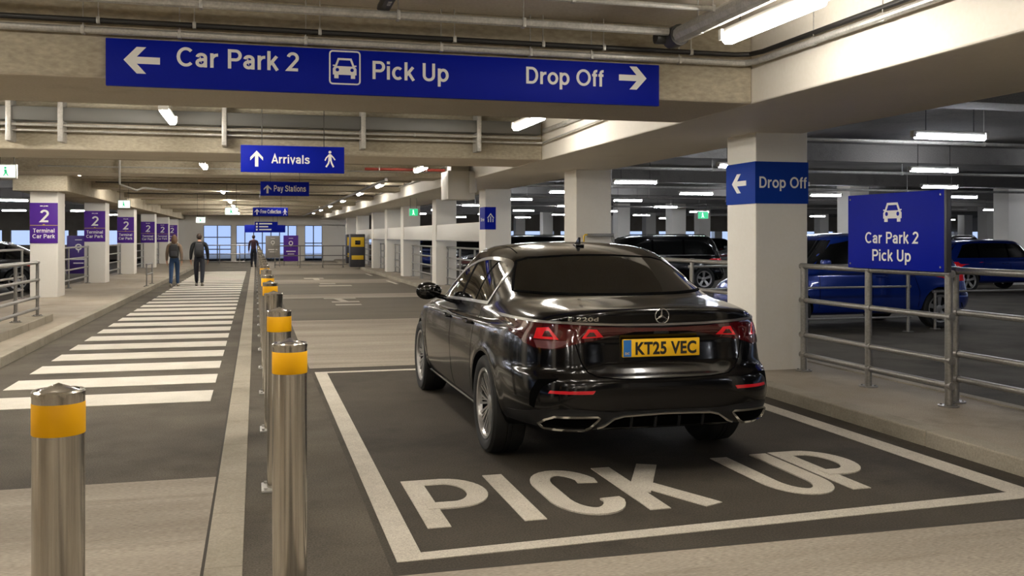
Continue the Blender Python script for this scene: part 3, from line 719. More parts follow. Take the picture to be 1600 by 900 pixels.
    for k in range(3):
        a = PI / 2 + k * 2 * PI / 3; t = (math.cos(a) * .046, math.sin(a) * .046); p = (-math.sin(a) * .0085, math.cos(a) * .0085); q = (-math.cos(a) * .004, -math.sin(a) * .004)
        apex = (0, ye - .006, cz)
        for sg in (-1, 1):
            b = (p[0] * sg + math.cos(a) * .004, p[1] * sg + math.sin(a) * .004)
            st.face([apex, (t[0], ye - .001, cz + t[1]), (b[0], ye + .002, cz + b[1])])
            st.face([(t[0], ye + .004, cz + t[1]), apex, (b[0], ye + .002, cz + b[1])])
    st.build('star_emblem', 'badge_chrome', root, smooth=.3)
    h, n = K.hit('B', -.50, 1.01)
    def cf(u, v, d_):
        q, nn = K.hit('B', u, v); return q + nn * (d_ + .001)
    lettering('model_badge', 'E', 'badge_chrome', root, None, (-.60, 1.003, -.578, 1.028), .03, .003, conform=cf)
    lettering('model_badge', '220d', 'badge_chrome', root, None, (-.555, 1.003, -.42, 1.028), .03, .003, conform=cf)
    # shark fin aerial
    f = MB(); h, n = K.hit('T', 0, 1.78); zb = h.z
    f.prism([(-.055, -.004), (.06, -.004), (.045, .012), (-.02, .045), (-.045, .062), (-.055, .058)], lambda u, v: (-.008, 1.78 + u, zb + v), lambda u, v: (.008, 1.78 + u, zb + v))
    f.box(-.035, 1.71, zb - .012, .035, 1.85, zb + .006, .004)
    f.build('roof_aerial', 'car_black', root)
    for s in (-1, 1):   # roof seam
        K.strip('roof_seam', 'car_gap', 'T', [(s * .545, 1.62), (s * .55, 2.0), (s * .545, 2.6)], .008, .001, .003)
hero_details(hero_root, HK)
ORD = 'first second third fourth fifth sixth seventh eighth ninth tenth eleventh twelfth thirteenth fourteenth fifteenth sixteenth seventeenth eighteenth nineteenth twentieth'.split() + ['twenty-first', 'twenty-second', 'twenty-third', 'twenty-fourth', 'twenty-fifth', 'twenty-sixth', 'twenty-seventh']
def instance(proto, loc, label, rz=None, group=None):
    """proto used once, later calls copy it with its parts"""
    if not proto.get('_used'):
        o = proto; proto['_used'] = 1
    else:
        o = copy_tree(proto)
    o.location = loc; o['label'] = label
    if rz is not None: o.rotation_euler = (0, 0, rz)
    if group: o['group'] = group
    return o
# ------------------------------------------------------------------ strip lights
def strip_light(cat_tube, L, rod, wide=.10, hs=1):
    t = thing('strip_light', '', 'ceiling light', (0, 0, 0))
    h = MB().box(-wide * .3, -L / 2 - .03, 0, wide * .3, L / 2 + .03, .055, .008)
    h.box(-wide / 2 - .004, -L / 2 - .05, -.03, wide / 2 + .004, -L / 2 - .005, .05, .006); h.box(-wide / 2 - .004, L / 2 + .005, -.03, wide / 2 + .004, L / 2 + .05, .05, .006)
    h.build('housing', 'lamp_body', t)
    d = MB(); d.prism([(-wide * .40, 0), (-wide * .47, -.02), (-wide * .42, -.045), (-wide * .25, -.06), (wide * .25, -.06), (wide * .42, -.045), (wide * .47, -.02), (wide * .40, 0)], lambda u, v: (u, -L / 2, v * hs), lambda u, v: (u, L / 2, v * hs))
    d.build('diffuser', cat_tube, t)
    if rod:
        for y in (-L * .35, L * .35): MB().cyl((0, y, .05), (0, y, rod + .05), .006, 6).build('hanger_rod', 'dark_steel', t)
    return t
pa = strip_light('lamp_tube', 1.15, SLAB - 3.0); pb = strip_light('lamp_tube_beam', 1.15, SLAB - 3.0)
for k, (y, z) in enumerate(((5.58, 2.95), (11.3, 2.95), (19.25, 2.92), (25.9, 2.93), (31.0, 2.93), (37.2, 2.92), (43.6, 2.92), (50, 2.92), (56.4, 2.92))):
    instance(pb, (3.22, y, z), 'white strip light beside the right hand beam, %s bay ahead of the camera' % ORD[k], group='strip lights along the right beam')
for k, (y, z) in enumerate(((11.75, 2.95), (19.5, 2.93), (30.6, 2.93), (37.2, 2.92), (39.0, 2.92), (43.6, 2.92), (45.6, 2.92), (50, 2.92), (52.0, 2.92), (56.4, 2.92), (58.2, 2.92))):
    instance(pa, (-.98, y, z), 'strip light above the zebra crossing, %s along the line' % ORD[k], group='strip lights above the crossing')
k = 0
for y in (9.25, 15.6, 22.9, 29.2, 35.7):  # lamps added out of sight behind the beams to lift the ambient light
    for x in (-2.9, .9):
        instance(pa, (x, y, 3.0), 'added fill light tucked up behind a ceiling beam, %s from the front' % ORD[k], group='added fill lights behind the beams'); k += 1
for k, y in enumerate((3.7, -1.2, -5.0, -7.0, -10.5)):  # aisle rows carried on out of view, with extra lamps added as fill
    for x, w in ((3.22 if k else 2.3, 'bay side'), (1.1, 'middle'), (-.98, 'crossing side'), (-3.2, 'footway side')): instance(pb if k < 2 else pa, (x, y, 2.95), 'unseen fill light behind the camera on the %s, %s bay back' % (w, ORD[k]), group='unseen fill lights behind the camera')
for k, y in enumerate((5.0, 12.0, 16.8, 22.6)): instance(pa, (-3.8, y, 2.95), 'strip light over the left footway, %s from the camera' % ORD[k], group='strip lights over the left footway')
pd_ = strip_light('lamp_tube_deck', .95, SLAB - 2.77 - .0, .06, .75)
for i, x in enumerate((7.9, 11.6, 15.6, 20.2, 25, 31, 38, 46)):
    for j, y in enumerate((9.6, 14.5, 19.3, 24.0, 29.0, 35.0, 41.5, 48.5, 56)):
        if (i + j) % 3 == 2 and i > 2: continue
        instance(pd_, (x, y, 2.72), 'suspended tube light over the parked cars on the right, %s row out, %s back' % (ORD[i], ORD[j]), rz=PI / 2, group='suspended lights over the right deck')
for i, x in enumerate((8.5, 14)):
    for j, y in enumerate((3.5, -3.0, -9.5)): instance(pd_, (x, y, 2.72), 'tube light over the right deck behind the camera, %s row out, %s back' % (ORD[i], ORD[j]), rz=PI / 2, group='suspended lights over the right deck')
for i, x in enumerate((-7.6, -10.4, -14, -19, -25, -32)):
    for j, y in enumerate((18, 23.5, 28.5, 34, 40, 47, 55)):
        instance(pd_, (x, y, 2.72), 'suspended tube light over the left deck, %s row out, %s back' % (ORD[i], ORD[j]), rz=PI / 2, group='suspended lights over the left deck')
for j, y in enumerate((11.0, 3.0, -5.0)): instance(pd_, (-9, y, 2.72), 'tube light over the left deck beside the camera, %s back' % ORD[j], rz=PI / 2, group='suspended lights over the left deck')
# ------------------------------------------------------------------ pipes, cable, trunking
def pipe(name, label, pts, r, m, clamps=(), up=None, cm='galvanised', drop=None, seg=10):
    """clamps: points along the run, each a ring with a rod up to the slab or beam"""
    root = thing(name, label, 'pipe' if 'pipe' in name or 'conduit' in name else 'cable', pts[0])
    P0 = Vector(pts[0]); MB().tube([Vector(p) - P0 for p in pts], r, seg).build('run', m, root)
    for c in clamps:
        c = Vector(c) - P0; k = MB()
        k.box(c.x - .012, c.y - r - .004, c.z - r - .004, c.x + .012, c.y + r + .004, c.z + r + .004, .003)
        if up: k.cyl((c.x, c.y, c.z + r), (c.x, c.y, up - P0.z), .005, 6)
        k.build('pipe_clip', cm, root)
    return root
xs = [-7.4, -5.2, -3, -1.15, -.52, .35, 1.35, 2.05, 2.55, 3.3]
pipe('steel_pipe', 'galvanised pipe along the top edge of the large blue sign, turning towards the camera', [(-12, 7.14, 2.955), (3.80, 7.14, 2.955), (3.88, 7.12, 2.955), (3.93, 7.04, 2.955), (3.93, 5, 2.955), (3.93, 2.4, 2.955)], .026, 'galvanised', [(x, 7.14, 2.955) for x in xs] + [(3.93, y, 2.955) for y in (6.2, 5.4, 4.4, 3)], SLAB)
pipe('black_cable', 'black cable strung just above the galvanised pipe over the large blue sign', [(-12, 7.13, 3.022), (3.78, 7.13, 3.022), (3.90, 7.08, 3.022), (3.94, 6.95, 3.022), (3.94, 2.4, 3.022)], .02, 'cable_black', [(x + .1, 7.13, 3.022) for x in xs], SLAB)
pipe('upper_pipe', 'upper galvanised pipe hung in front of the sign beam', [(-12, 6.62, 3.06), (2.97, 6.62, 3.06)], .03, 'galvanised', [(x, 6.62, 3.06) for x in (-6, -3.3, -.35, .95, 1.85)], SLAB)
pipe('cross_pipe', 'thinner steel pipe at the top edge of the picture joining the thick grey pipe', [(.5, 5.95, 3.08), (2.99, 5.95, 3.08)], .02, 'galvanised', [(2.0, 5.95, 3.08), (3.0, 5.95, 3.08)], SLAB)
t = pipe('drain_pipe', 'thick grey pipe running towards the camera beside the nearest strip light', [(3.06, 6.74, 3.04), (3.06, 5, 3.04), (3.06, 2.4, 3.04)], .062, 'galvanised', [(3.06, 6.3, 3.04), (3.06, 5.0, 3.04)], SLAB)
MB().cyl((0, .02, 0), (0, -.14, 0), .08, 16).cyl((0, -.0, 0), (-.14, -.0, 0), .05, 12).build('elbow', 'dark_steel', t)
pipe('dark_pipe', 'dark pipe end coming forward above the large sign middle', [(.86, 6.72, 3.13), (.86, 2.4, 3.13)], .045, 'cable_black', [(.86, 6.4, 3.13)], SLAB)
t = pipe('red_pipe', 'short red sprinkler pipe end above the large sign left half', [(-.33, 6.5, 3.12), (-.33, 2.4, 3.12)], .03, 'red_pipe', [(-.33, 6.3, 3.12)], SLAB)
t = thing('cable_trunking', 'grey steel cable trunking along the beam behind the large sign', 'cable trunking', (-12, 13.1, 2.98))
MB().box(0, -.06, 0, 15.9, .19, .17, .004).build('tray', 'tray_grey', t)
for x in (9.05, 9.64, 11.6, 13.4, 15.0):
    MB().box(x - .03, -.09, -.26, x + .03, .2, .26, .004).cyl((x, -.10, -.2), (x, -.07, -.2), .02, 8).build('bracket', 'galvanised', t)
pipe('thin_conduit', 'upper thin conduit under the grey cable trunking', [(-12, 13.05, 2.925), (3.9, 13.05, 2.925)], .018, 'galvanised', [(x, 13.05, 2.925) for x in (-2.95, -2.36, .2, 2.1)])
pipe('lower_conduit', 'lower thin conduit under the grey cable trunking', [(-12, 13.1, 2.86), (3.75, 13.1, 2.86), (3.92, 13.0, 2.86), (3.93, 8.7, 2.95)], .013, 'galvanised', [(x, 13.1, 2.86) for x in (-2.95, -2.36, .9)])
pipe('drop_conduit', 'conduit dropping down a beam face and bending away above the first left column', [(-2.68, 20.92, 3.2), (-2.68, 20.92, 2.60), (-2.62, 20.92, 2.575), (-2.36, 20.94, 2.48), (-2.28, 21.3, 2.55), (-2.28, 27, 2.78)], .022, 'galvanised', [(-2.68, 20.92, 3.0), (-2.68, 20.92, 2.7)])
pipe('beam_conduit', 'long thin conduit across the third beam', [(-4.2, 20.95, 2.95), (3.95, 20.95, 2.95)], .016, 'galvanised', [(x, 20.95, 2.95) for x in (-2.9, -.6, 1.6, 3.0)])
pipe('beam_conduit', 'thin conduit across the fifth beam beyond the pay stations sign', [(-4.1, 27.36, 2.98), (3.95, 27.36, 2.98)], .02, 'dark_steel', [(x, 27.36, 2.98) for x in (-1.5, .8)])
pipe('beam_conduit', 'thin dark conduit across the sixth beam', [(-4.1, 33.86, 2.98), (3.95, 33.86, 2.98)], .025, 'dark_steel', [(-.5, 33.86, 2.98)])
segs = [(8.7, 13.0), (14.85, 20.9), (22.2, 27.3), (28.5, 33.8), (35, 40.1), (41.3, 46.5), (47.7, 52.9)]
for k, (a, b) in enumerate(segs):
    pipe('wall_conduit', 'upper conduit along the white right beam in the %s ceiling bay' % ORD[k], [(3.94, a, 3.03), (3.94, b, 3.03)], .03, 'galvanised', [(3.94, a + (b - a) * f, 3.03) for f in (.2, .5, .8)])
    if k: pipe('wall_conduit', 'lower conduit along the white right beam in the %s ceiling bay' % ORD[k], [(3.95, a, 2.94), (3.95, b, 2.94)], .022, 'galvanised', [(3.95, a + (b - a) * f, 2.94) for f in (.3, .7)])
pipe('feed_pipe', 'red and steel pipe feeding the strip lights by the white duct box', [(2.2, 20.2, 2.95), (3.9, 20.2, 2.95)], .03, 'red_pipe', [(2.5, 20.2, 2.95), (3.5, 20.2, 2.95)], SLAB)
pipe('feed_pipe', 'steel pipe running back under the ceiling beside the far right strip lights', [(2.75, 21.0, 2.78), (2.75, 60, 2.78)], .035, 'rail_steel', [(2.75, y, 2.78) for y in (22, 25, 29, 33, 38, 44)], SLAB)
pipe('deck_conduit', 'straight conduit across the dark deck ceiling from the white camera pod', [(5.9, 10.2, 2.70), (20, 10.2, 2.70)], .022, 'galvanised', [(x, 10.2, 2.70) for x in (8.9, 12)], SLAB)
for k, (y, z, lb) in enumerate(((15.9, 2.75, 'conduit across the dark deck ceiling behind the second right column'), (21.0, 2.7, 'conduit under the deck ceiling above the black estate'), (28.2, 2.75, 'farther conduit under the deck ceiling beyond the black estate'), (35.4, 2.72, 'farthest conduit across the right deck ceiling'))):
    pipe('deck_conduit', lb, [(5.8, y, z), (30, y, z)], .03, 'galvanised', [(x, y, z) for x in (8, 12, 16, 21)], SLAB)
t = thing('duct_box', 'white metal duct box bolted to the right beam before the blue column sign', 'duct', (3.5, 17.8, 2.24))
MB().box(0, 0, 0, .52, .7, .54, .01).build('casing', 'white_box', t)
MB().box(.40, -.06, .12, .54, 0, .52, .02).build('cover', 'lamp_body', t); MB().box(.1, .2, .54, .45, .6, SLAB - 2.24, .005).build('neck', 'white_box', t)
t = thing('camera_pod', 'small white camera pod on the side of the drop off column', 'security camera', (5.74, 9.72, 2.6))
MB().box(0, -.03, .0, .03, .03, .10, .004).build('bracket', 'white_box', t)
p = MB().lathe([(0, .11), (.05, .11), (.06, .09), (.06, .04), (.05, 0.01), (.03, -.02), (0, -.03)], (.085, 0, 0), 20).build('housing', 'white_box', t)
# luminous exit boxes
def exit_box(loc, w, h, label, m='exit_panel', top=SLAB):
    t = thing('exit_sign', label, 'exit sign', loc)
    MB().box(-w / 2, 0, 0, w / 2, .09, h, .006).build('case', 'lamp_body', t)
    MB().box(-w / 2 + .012, -.004, .012, w / 2 - .012, .001, h - .012).build('lit_panel', m, t, smooth=None)
    fr = lambda u, v, d: (u, -.004 - d, v)
    g = 'exit_green' if m == 'exit_panel' else 'exit_panel'
    shapes('running_figure', [arc(-w * .05, h * .74, h * .08, h * .08, 0, 345, 14), [(-w * .12, h * .62), (w * .02, h * .62), (w * .04, h * .36), (w * .12, h * .18), (w * .07, h * .16), (-w * .02, h * .34), (-w * .12, h * .16), (-w * .17, h * .18), (-w * .08, h * .38)]], g, t, fr, .002)
    for x in (-w * .35, w * .35): MB().cyl((x, .045, h), (x, .045, top - loc[2]), .006, 6).build('hanger_rod', 'dark_steel', t)
    return t
exit_box((-3.3, 26.6, 2.27), .30, .21, 'lit exit box between the first and second purple column signs')
exit_box((-.62, 26.2, 2.10), .34, .20, 'lit exit box hanging over the crossing just ahead of the two walkers')
exit_box((-1.75, 33, 1.98), .30, .20, 'small lit exit box far down beside the row of left columns')
exit_box((-3.42, 15.0, 2.36), .26, .20, 'lit exit box at the left edge of the picture')
t = exit_box((4.35, 27.2, 2.12), .26, .22, 'green exit sign fixed by the fourth right column under the beam', 'exit_green', SOF)
exit_box((12.2, 21.0, 2.42), .5, .16, 'green lit exit sign over the right deck behind the railing sign', 'exit_green')
exit_box((15.0, 30.5, 2.15), .4, .26, 'green exit sign against a far deck column right of the black estate', 'exit_green')
# ------------------------------------------------------------------ signs
def frS(w): return lambda u, v, d: (u - w / 2, -d, v)
def frW(w): return lambda u, v, d: (-d, w / 2 - u, v)
def arrow_poly(kind, u0, v0, u1, v1):
    w, h = u1 - u0, v1 - v0
    if kind in 'LR':
        P = [(0, .5), (.36, 1), (.62, 1), (.36, .63), (1, .63), (1, .37), (.36, .37), (.62, 0), (.36, 0)]
        if kind == 'R': P = [(1 - a, b) for a, b in P]
    else: P = [(.5, 1), (1, .58), (1, .38), (.63, .68), (.63, 0), (.37, 0), (.37, .68), (0, .38), (0, .58)]
    return [(u0 + a * w, v0 + b * h) for a, b in P]
def car_icon(u0, v0, u1, v1):
    w, h = u1 - u0, v1 - v0; q = lambda P: [(u0 + a * w, v0 + b * h) for a, b in P]
    roof = ribbon(q([(.12, .58), (.24, .95), (.76, .95), (.88, .58)]), w * .085)
    body = [q([(.08, .60), (.92, .60), (1, .48), (1, .18), (0, .18), (0, .48)])]
    wheels = [q([(.06, .18), (.24, .18), (.24, 0), (.06, 0)]), q([(.76, .18), (.94, .18), (.94, 0), (.76, 0)])]
    mirrors = [q([(0, .66), (.10, .66), (.10, .58), (0, .60)]), q([(.90, .66), (1, .66), (1, .60), (.90, .58)])]
    eyes = [arc(u0 + w * a, v0 + h * .42, w * .075, w * .075, 0, 345, 16) for a in (.19, .81)]
    return roof + body + wheels + mirrors, eyes
def walker(u0, v0, u1, v1):
    w, h = u1 - u0, v1 - v0; q = lambda P: [(u0 + a * w, v0 + b * h) for a, b in P]
    return [arc(u0 + w * .5, v0 + h * .90, h * .085, h * .085, 0, 345, 14), q([(.38, .78), (.62, .78), (.66, .45), (.34, .45)])] + \
        ribbon(q([(.42, .74), (.16, .56), (.05, .40)]), h * .07) + ribbon(q([(.58, .74), (.82, .58), (.97, .44)]), h * .07) + \
        ribbon(q([(.45, .48), (.36, .24), (.14, .02)]), h * .095) + ribbon(q([(.56, .48), (.66, .24), (.84, .02)]), h * .095)
class Sign:
    def __init__(s, name, label, x0, x1, z0, z1, Y, m, th=.03, rods=None, group=None):
        s.w, s.x0, s.z0, s.Y = x1 - x0, x0, z0, Y
        s.root = thing(name, label, 'sign', ((x0 + x1) / 2, Y, z0), group=group); s.fr = frS(s.w)
        s.board = MB().box(-s.w / 2, 0, 0, s.w / 2, th, z1 - z0, .003).build('board', m, s.root)
        if rods:
            for f in (.2, .8): MB().cyl((s.w * (f - .5), th / 2, z1 - z0), (s.w * (f - .5), th / 2, rods - z0), .006, 6).build('hanger_rod', 'dark_steel', s.root)
    def uv(s, px, py): x, z = plY(px, py, s.Y); return x - s.x0, z - s.z0
    def text(s, txt, l, base, r, cap, m='sign_white', bold=.03):
        u0, v0 = s.uv(l, base); u1, _ = s.uv(r, base); _, v1 = s.uv(l, cap)
        return lettering('lettering', txt, m, s.root, s.fr, (u0, v0, u1, v1), bold)
    def box(s, x0, y0, x1, y1): a = s.uv(x0, y1); b = s.uv(x1, y0); return a[0], a[1], b[0], b[1]
B = Sign('direction_sign', 'large blue overhead sign for car park 2, pick up and drop off', *(plY(165, 54, 7.18)[0], plY(1030, 91, 7.18)[0]), SOF - .055, 2.915, 7.18, 'sign_blue', .045)
shapes('arrow', [arrow_poly('L', *B.box(193, 75, 250, 114))], 'sign_white', B.root, B.fr)
shapes('arrow', [arrow_poly('R', *B.box(967, 105, 1010, 139))], 'sign_white', B.root, B.fr)
B.text('Car Park 2', 276, 103.5, 467, 73); B.text('Pick Up', 582, 123.5, 701, 95); B.text('Drop Off', 822, 130.5, 943, 104)
bx = B.box(513.5, 80, 564, 132); w_ = (bx[2] - bx[0])
fr_ = ribbon(arc(bx[0] + .03, bx[1] + .03, .022, .022, 180, 270, 4) + arc(bx[2] - .03, bx[1] + .03, .022, .022, 270, 360, 4) + arc(bx[2] - .03, bx[3] - .03, .022, .022, 0, 90, 4) + arc(bx[0] + .03, bx[3] - .03, .022, .022, 90, 180, 4), .011, True)
shapes('pictogram_frame', fr_, 'sign_white', B.root, B.fr)
ic, ey = car_icon(*B.box(520, 92, 557, 122))
pc = shapes('car_pictogram', ic, 'sign_white', B.root, B.fr); shapes('headlamp_dot', ey, 'sign_blue', pc, B.fr, .0042)
A = Sign('arrivals_sign', 'blue hanging arrivals sign with an up arrow and a walking figure', plY(376, 227, 12.9)[0], plY(538, 229, 12.9)[0], 2.37, 2.72, 12.9, 'sign_blue', .04, SLAB)
shapes('arrow', [arrow_poly('U', *A.box(391, 235.5, 411, 260))], 'sign_white', A.root, A.fr)
A.text('Arrivals', 424, 255, 484, 241.5); shapes('walking_figure', walker(*A.box(507, 235.5, 524, 261.5)), 'sign_white', A.root, A.fr)
Q = Sign('pay_sign', 'blue hanging pay stations sign below and beyond the arrivals sign', plY(407, 284, 19)[0], plY(483, 284, 19)[0], plY(440, 306, 19)[1], plY(440, 284, 19)[1], 19, 'sign_blue', .04, SLAB)
shapes('arrow', [arrow_poly('U', *Q.box(412, 289, 424, 302))], 'sign_white', Q.root, Q.fr); Q.text('Pay Stations', 428, 299, 478, 289.5)
Q = Sign('walkway_sign', 'third hanging blue sign with an arrow and a walking figure, past pay stations', plY(395, 324, 29)[0], plY(450, 324, 29)[0], plY(440, 338, 29)[1], plY(440, 324.5, 29)[1], 29, 'sign_blue', .04, SLAB)
shapes('arrow', [arrow_poly('U', *Q.box(398, 326.5, 405, 335.5))], 'sign_white', Q.root, Q.fr); Q.text('Free Collection', 407, 333.5, 439, 327.5); shapes('walking_figure', walker(*Q.box(442, 326, 448.5, 336.5)), 'sign_white', Q.root, Q.fr)
Q = Sign('list_sign', 'fourth hanging blue sign with several lines of small white text', plY(398, 346, 42)[0], plY(434, 346, 42)[0], plY(420, 363, 42)[1], plY(420, 346.5, 42)[1], 42, 'sign_blue', .05, SLAB)
for a, b_ in ((405, 425), (405, 419), (405, 424)):
    pass
for k, r in enumerate((425, 419, 424)):
    y = 348.6 + k * 4.6; shapes('text_line', [[Q.uv(405, y + 2), Q.uv(r, y + 2), Q.uv(r, y), Q.uv(405, y)]], 'sign_white', Q.root, Q.fr)
    shapes('bullet', [[Q.uv(400, y + 2.4), Q.uv(402.6, y + 2.4), Q.uv(402.6, y - .4), Q.uv(400, y - .4)]], 'sign_white', Q.root, Q.fr)
Q = Sign('fascia_sign', 'wide dark blue banner sign across the far end of the lane', plY(382, 352, 52)[0], plY(447, 352, 52)[0], plY(420, 363, 52)[1], plY(420, 351, 52)[1], 53.3, 'sign_blue', .06, SOF + .2)
# purple column signs
SPX = [(48, 317, 90, 380, 24.4), (134, 330, 163, 380, 31.7), (184, 338, 209, 380, 38.9), (233, 347, 252, 380, 46.6), (265, 352, 281, 380, 53.6), (285, 355, 297, 380, 59.6)]
nm_ = ['first column on the left footway', 'second left column', 'third left column', 'fourth left column', 'fifth left column, behind the fair haired walker', 'last left column, between the walkers']
for k, y in enumerate(LC):
    z1, z0 = (2.32, 1.38) if k < 2 else (2.28, 1.3) if k == 2 else (2.22, 1.26)
    S_ = Sign('column_sign', 'purple terminal car park 2 sign on the %s' % nm_[k], -5.07, -4.47, z0, z1, y - .015, 'sign_purple', .015, group='purple terminal car park signs')
    h = z1 - z0
    lettering('numeral', '2', 'sign_white', S_.root, S_.fr, (.195, h * .52, .41, h * .83), .045)
    shapes('rule', [[(.0, h * .435), (.6, h * .435), (.6, h * .45), (0, h * .45)], [(.27, h * .45), (.33, h * .45), (.315, h * .475), (.285, h * .475)]], 'gold_line', S_.root, S_.fr)
    lettering('lettering', 'Terminal', 'sign_white', S_.root, S_.fr, (.07, h * .265, .53, h * .365), .03)
    lettering('lettering', 'Car Park', 'sign_white', S_.root, S_.fr, (.06, h * .125, .54, h * .225), .03)
    shapes('small_heading', [[(.22, h * .91), (.28, h * .91), (.28, h * .935), (.22, h * .935)], [(.29, h * .905), (.32, h * .905), (.31, h * .945)], [(.33, h * .91), (.39, h * .91), (.39, h * .935), (.33, h * .935)]], 'sign_white', S_.root, S_.fr)
# wrap-round drop off sign on the first right column
x0, yf = 5.12, RC[2]
t = thing('wrap_sign', 'blue drop off sign wrapped round the corner of the nearest white column', 'sign', (x0, yf, 1.885))
MB().box(-.012, -.012, 0, .622, 0, .445).build('front_panel', 'sign_blue_wrap', t, smooth=None)
MB().box(-.012, 0, 0, 0, .64, .445).build('side_panel', 'sign_blue_wrap', t, smooth=None)
lettering('lettering', 'Drop Off', 'sign_white', t, lambda u, v, d: (u, -.012 - d, v), (.035, .165, .60, .285), .03)
shapes('arrow', [arrow_poly('L', .10, .12, .42, .33)], 'sign_white', t, lambda u, v, d: (-.012 - d, .60 - u, v))
# small blue sign on the third right column
x0, yf = 5.12, RC[4]
t = thing('corner_sign', 'small blue sign with a house symbol on the third right column', 'sign', (x0, yf, 1.70))
MB().box(-.012, -.012, 0, .25, 0, .52).build('front_panel', 'sign_blue', t, smooth=None); MB().box(-.012, 0, 0, 0, .5, .52).build('side_panel', 'sign_blue', t, smooth=None)
f_ = lambda u, v, d: (u, -.012 - d, v)
shapes('house_symbol', ribbon([(.05, .26), (.125, .36), (.20, .26)], .022) + ribbon([(.07, .25), (.07, .17)], .02) + ribbon([(.18, .25), (.18, .17)], .02) + ribbon([(.125, .30), (.125, .17)], .022), 'sign_white', t, f_)
lettering('lettering', 'Drive', 'sign_white', t, lambda u, v, d: (-.012 - d, .5 - u, v), (.12, .19, .46, .27), .03)
# sign on the railing
t = thing('railing_sign', 'blue car park 2 pick up sign with a car symbol standing on the front railing', 'sign', (5.53, 7.46, 1.235))
w_ = 1.34; f_ = frW(w_)
MB().box(0, -w_ / 2, 0, .045, w_ / 2, .69, .004).build('board', ['sign_blue'], t)
MB().box(-.001, -w_ / 2 - .03, -.002, .05, -w_ / 2, .692, .004).build('end_cap', 'sign_edge', t)
ic, ey = car_icon(w_ * .405, .43, w_ * .595, .60)
pc = shapes('car_pictogram', ic, 'sign_white', t, f_); shapes('headlamp_dot', ey, 'sign_blue', pc, f_, .0042)
lettering('lettering', 'Car Park 2', 'sign_white', t, f_, (w_ * .205, .235, w_ * .765, .34), .03); lettering('lettering', 'Pick Up', 'sign_white', t, f_, (w_ * .285, .075, w_ * .69, .18), .03)
for u in (.04, w_ - .04):
    for v in (.04, .65): MB().cyl(f_(u, v, 0), f_(u, v, .006), .009, 10).build('fixing_screw', 'steel_plain', t)
# far banners and panels
def banner(name, label, x0, x1, z0, z1, Y, m, items=True):
    t = thing(name, label, 'banner', ((x0 + x1) / 2, Y, 0)); w = x1 - x0
    MB().box(-w / 2, 0, z0, w / 2, .04, z1, .004).build('panel', m, t)
    for x in (-w / 2, w / 2 - .05): MB().box(x, .04, 0, x + .05, .09, z1).build('post', 'rail_steel', t)
    if items:
        f = lambda u, v, d: (u, -d, v); zc, h = (z0 + z1) / 2, z1 - z0
        shapes('pin_symbol', ribbon(arc(0, zc + h * .20, h * .07, h * .07, 0, 360, 14), h * .035) + [[(-.02 * h, zc + h * .12), (.02 * h, zc + h * .12), (0, zc + h * .04)]], 'sign_white', t, f)
        shapes('text_line', [[(-w * .32, zc - h * .14), (w * .32, zc - h * .14), (w * .32, zc - h * .10), (-w * .32, zc - h * .10)], [(-w * .22, zc - h * .24), (w * .22, zc - h * .24), (w * .22, zc - h * .21), (-w * .22, zc - h * .21)], [(-w * .15, zc + h * .38), (w * .15, zc + h * .38), (w * .15, zc + h * .40), (-w * .15, zc + h * .40)]], 'sign_white', t, f)
    return t
banner('banner', 'purple banner with a pin symbol at the far end right of the bollards', 1.40, 2.16, .25, 1.60, 52, 'sign_purple')
banner('banner', 'grey panel standing at the far end next to the purple banner', .47, 1.19, .45, 1.58, 50.5, 'grey_panel')
banner('banner', 'dark purple banner between the first and second left columns', -6.35, -5.60, .25, 1.57, 36.2, 'banner_purple')
# column guard and fascia panels
t = thing('column_guard', 'grey height bar with a yellow end across the second right column', 'guard rail', (5.2, 14.95, 1.40))
MB().box(.06, -.05, .13, .52, .0, .185, .005).build('bar', 'rail_steel', t); MB().box(.49, -.05, -.06, .53, 0, .13, .004).build('end_post', 'rail_steel', t); MB().tube([(0, -.03, -.1), (0, -.03, .14), (.02, -.03, .165), (.08, -.03, .165)], .014, 8).build('yellow_tube', 'yellow_panel', t)
for k, a in enumerate((4, 5, 6, 7, 8)):
    y0 = RC[a] + .64; L = RC[a + 1] - y0
    t = thing('bridging_fascia', 'grey fascia panel bridging the right columns, %s from the camera' % ORD[k], 'panel', (5.14, y0, 1.44))
    MB().box(0, 0, 0, .10, L, .44, .006).build('face', 'white_box', t); MB().box(-.03, 0, -.03, .12, L, 0, .004).build('lip', 'rail_steel', t)
# ------------------------------------------------------------------ bollards
def bollard(band=True):
    t = thing('bollard', '', 'bollard', (0, 0, 0))
    p = MB().lathe([(0, .012), (.072, .012), (.072, .965), (.072, 1.062), (.0735, 1.066), (.0735, 1.078), (.070, 1.083), (.058, 1.083)], seg=48)
    p.build('post', 'brushed_steel', t)
    MB().lathe([(.060, 1.080), (.050, 1.083), (.0, 1.103)], seg=48).build('cap', 'brushed_steel', t)
    if band: MB().lathe([(.0722, .955), (.0732, .957), (.0732, 1.045), (.0722, 1.047)], seg=48).build('amber_band', 'reflective_amber', t)
    b = MB().box(-.105, -.105, 0, .105, .105, .014, .003)
    k = b
    for x in (-.08, .08):
        for y in (-.08, .08): k.cyl((x, y, .012), (x, y, .026), .011, 6)
    b.build('base_plate', 'galvanised', t)
    return t
bo = bollard(); bq = bollard(False)
instance(bo, (-.559, 3.06, 0), 'steel bollard with an amber band standing alone at the near left on the concrete', group='steel bollards')
ys = [4.17, 6.02] + [7.85 + 1.86 * k for k in range(23)]
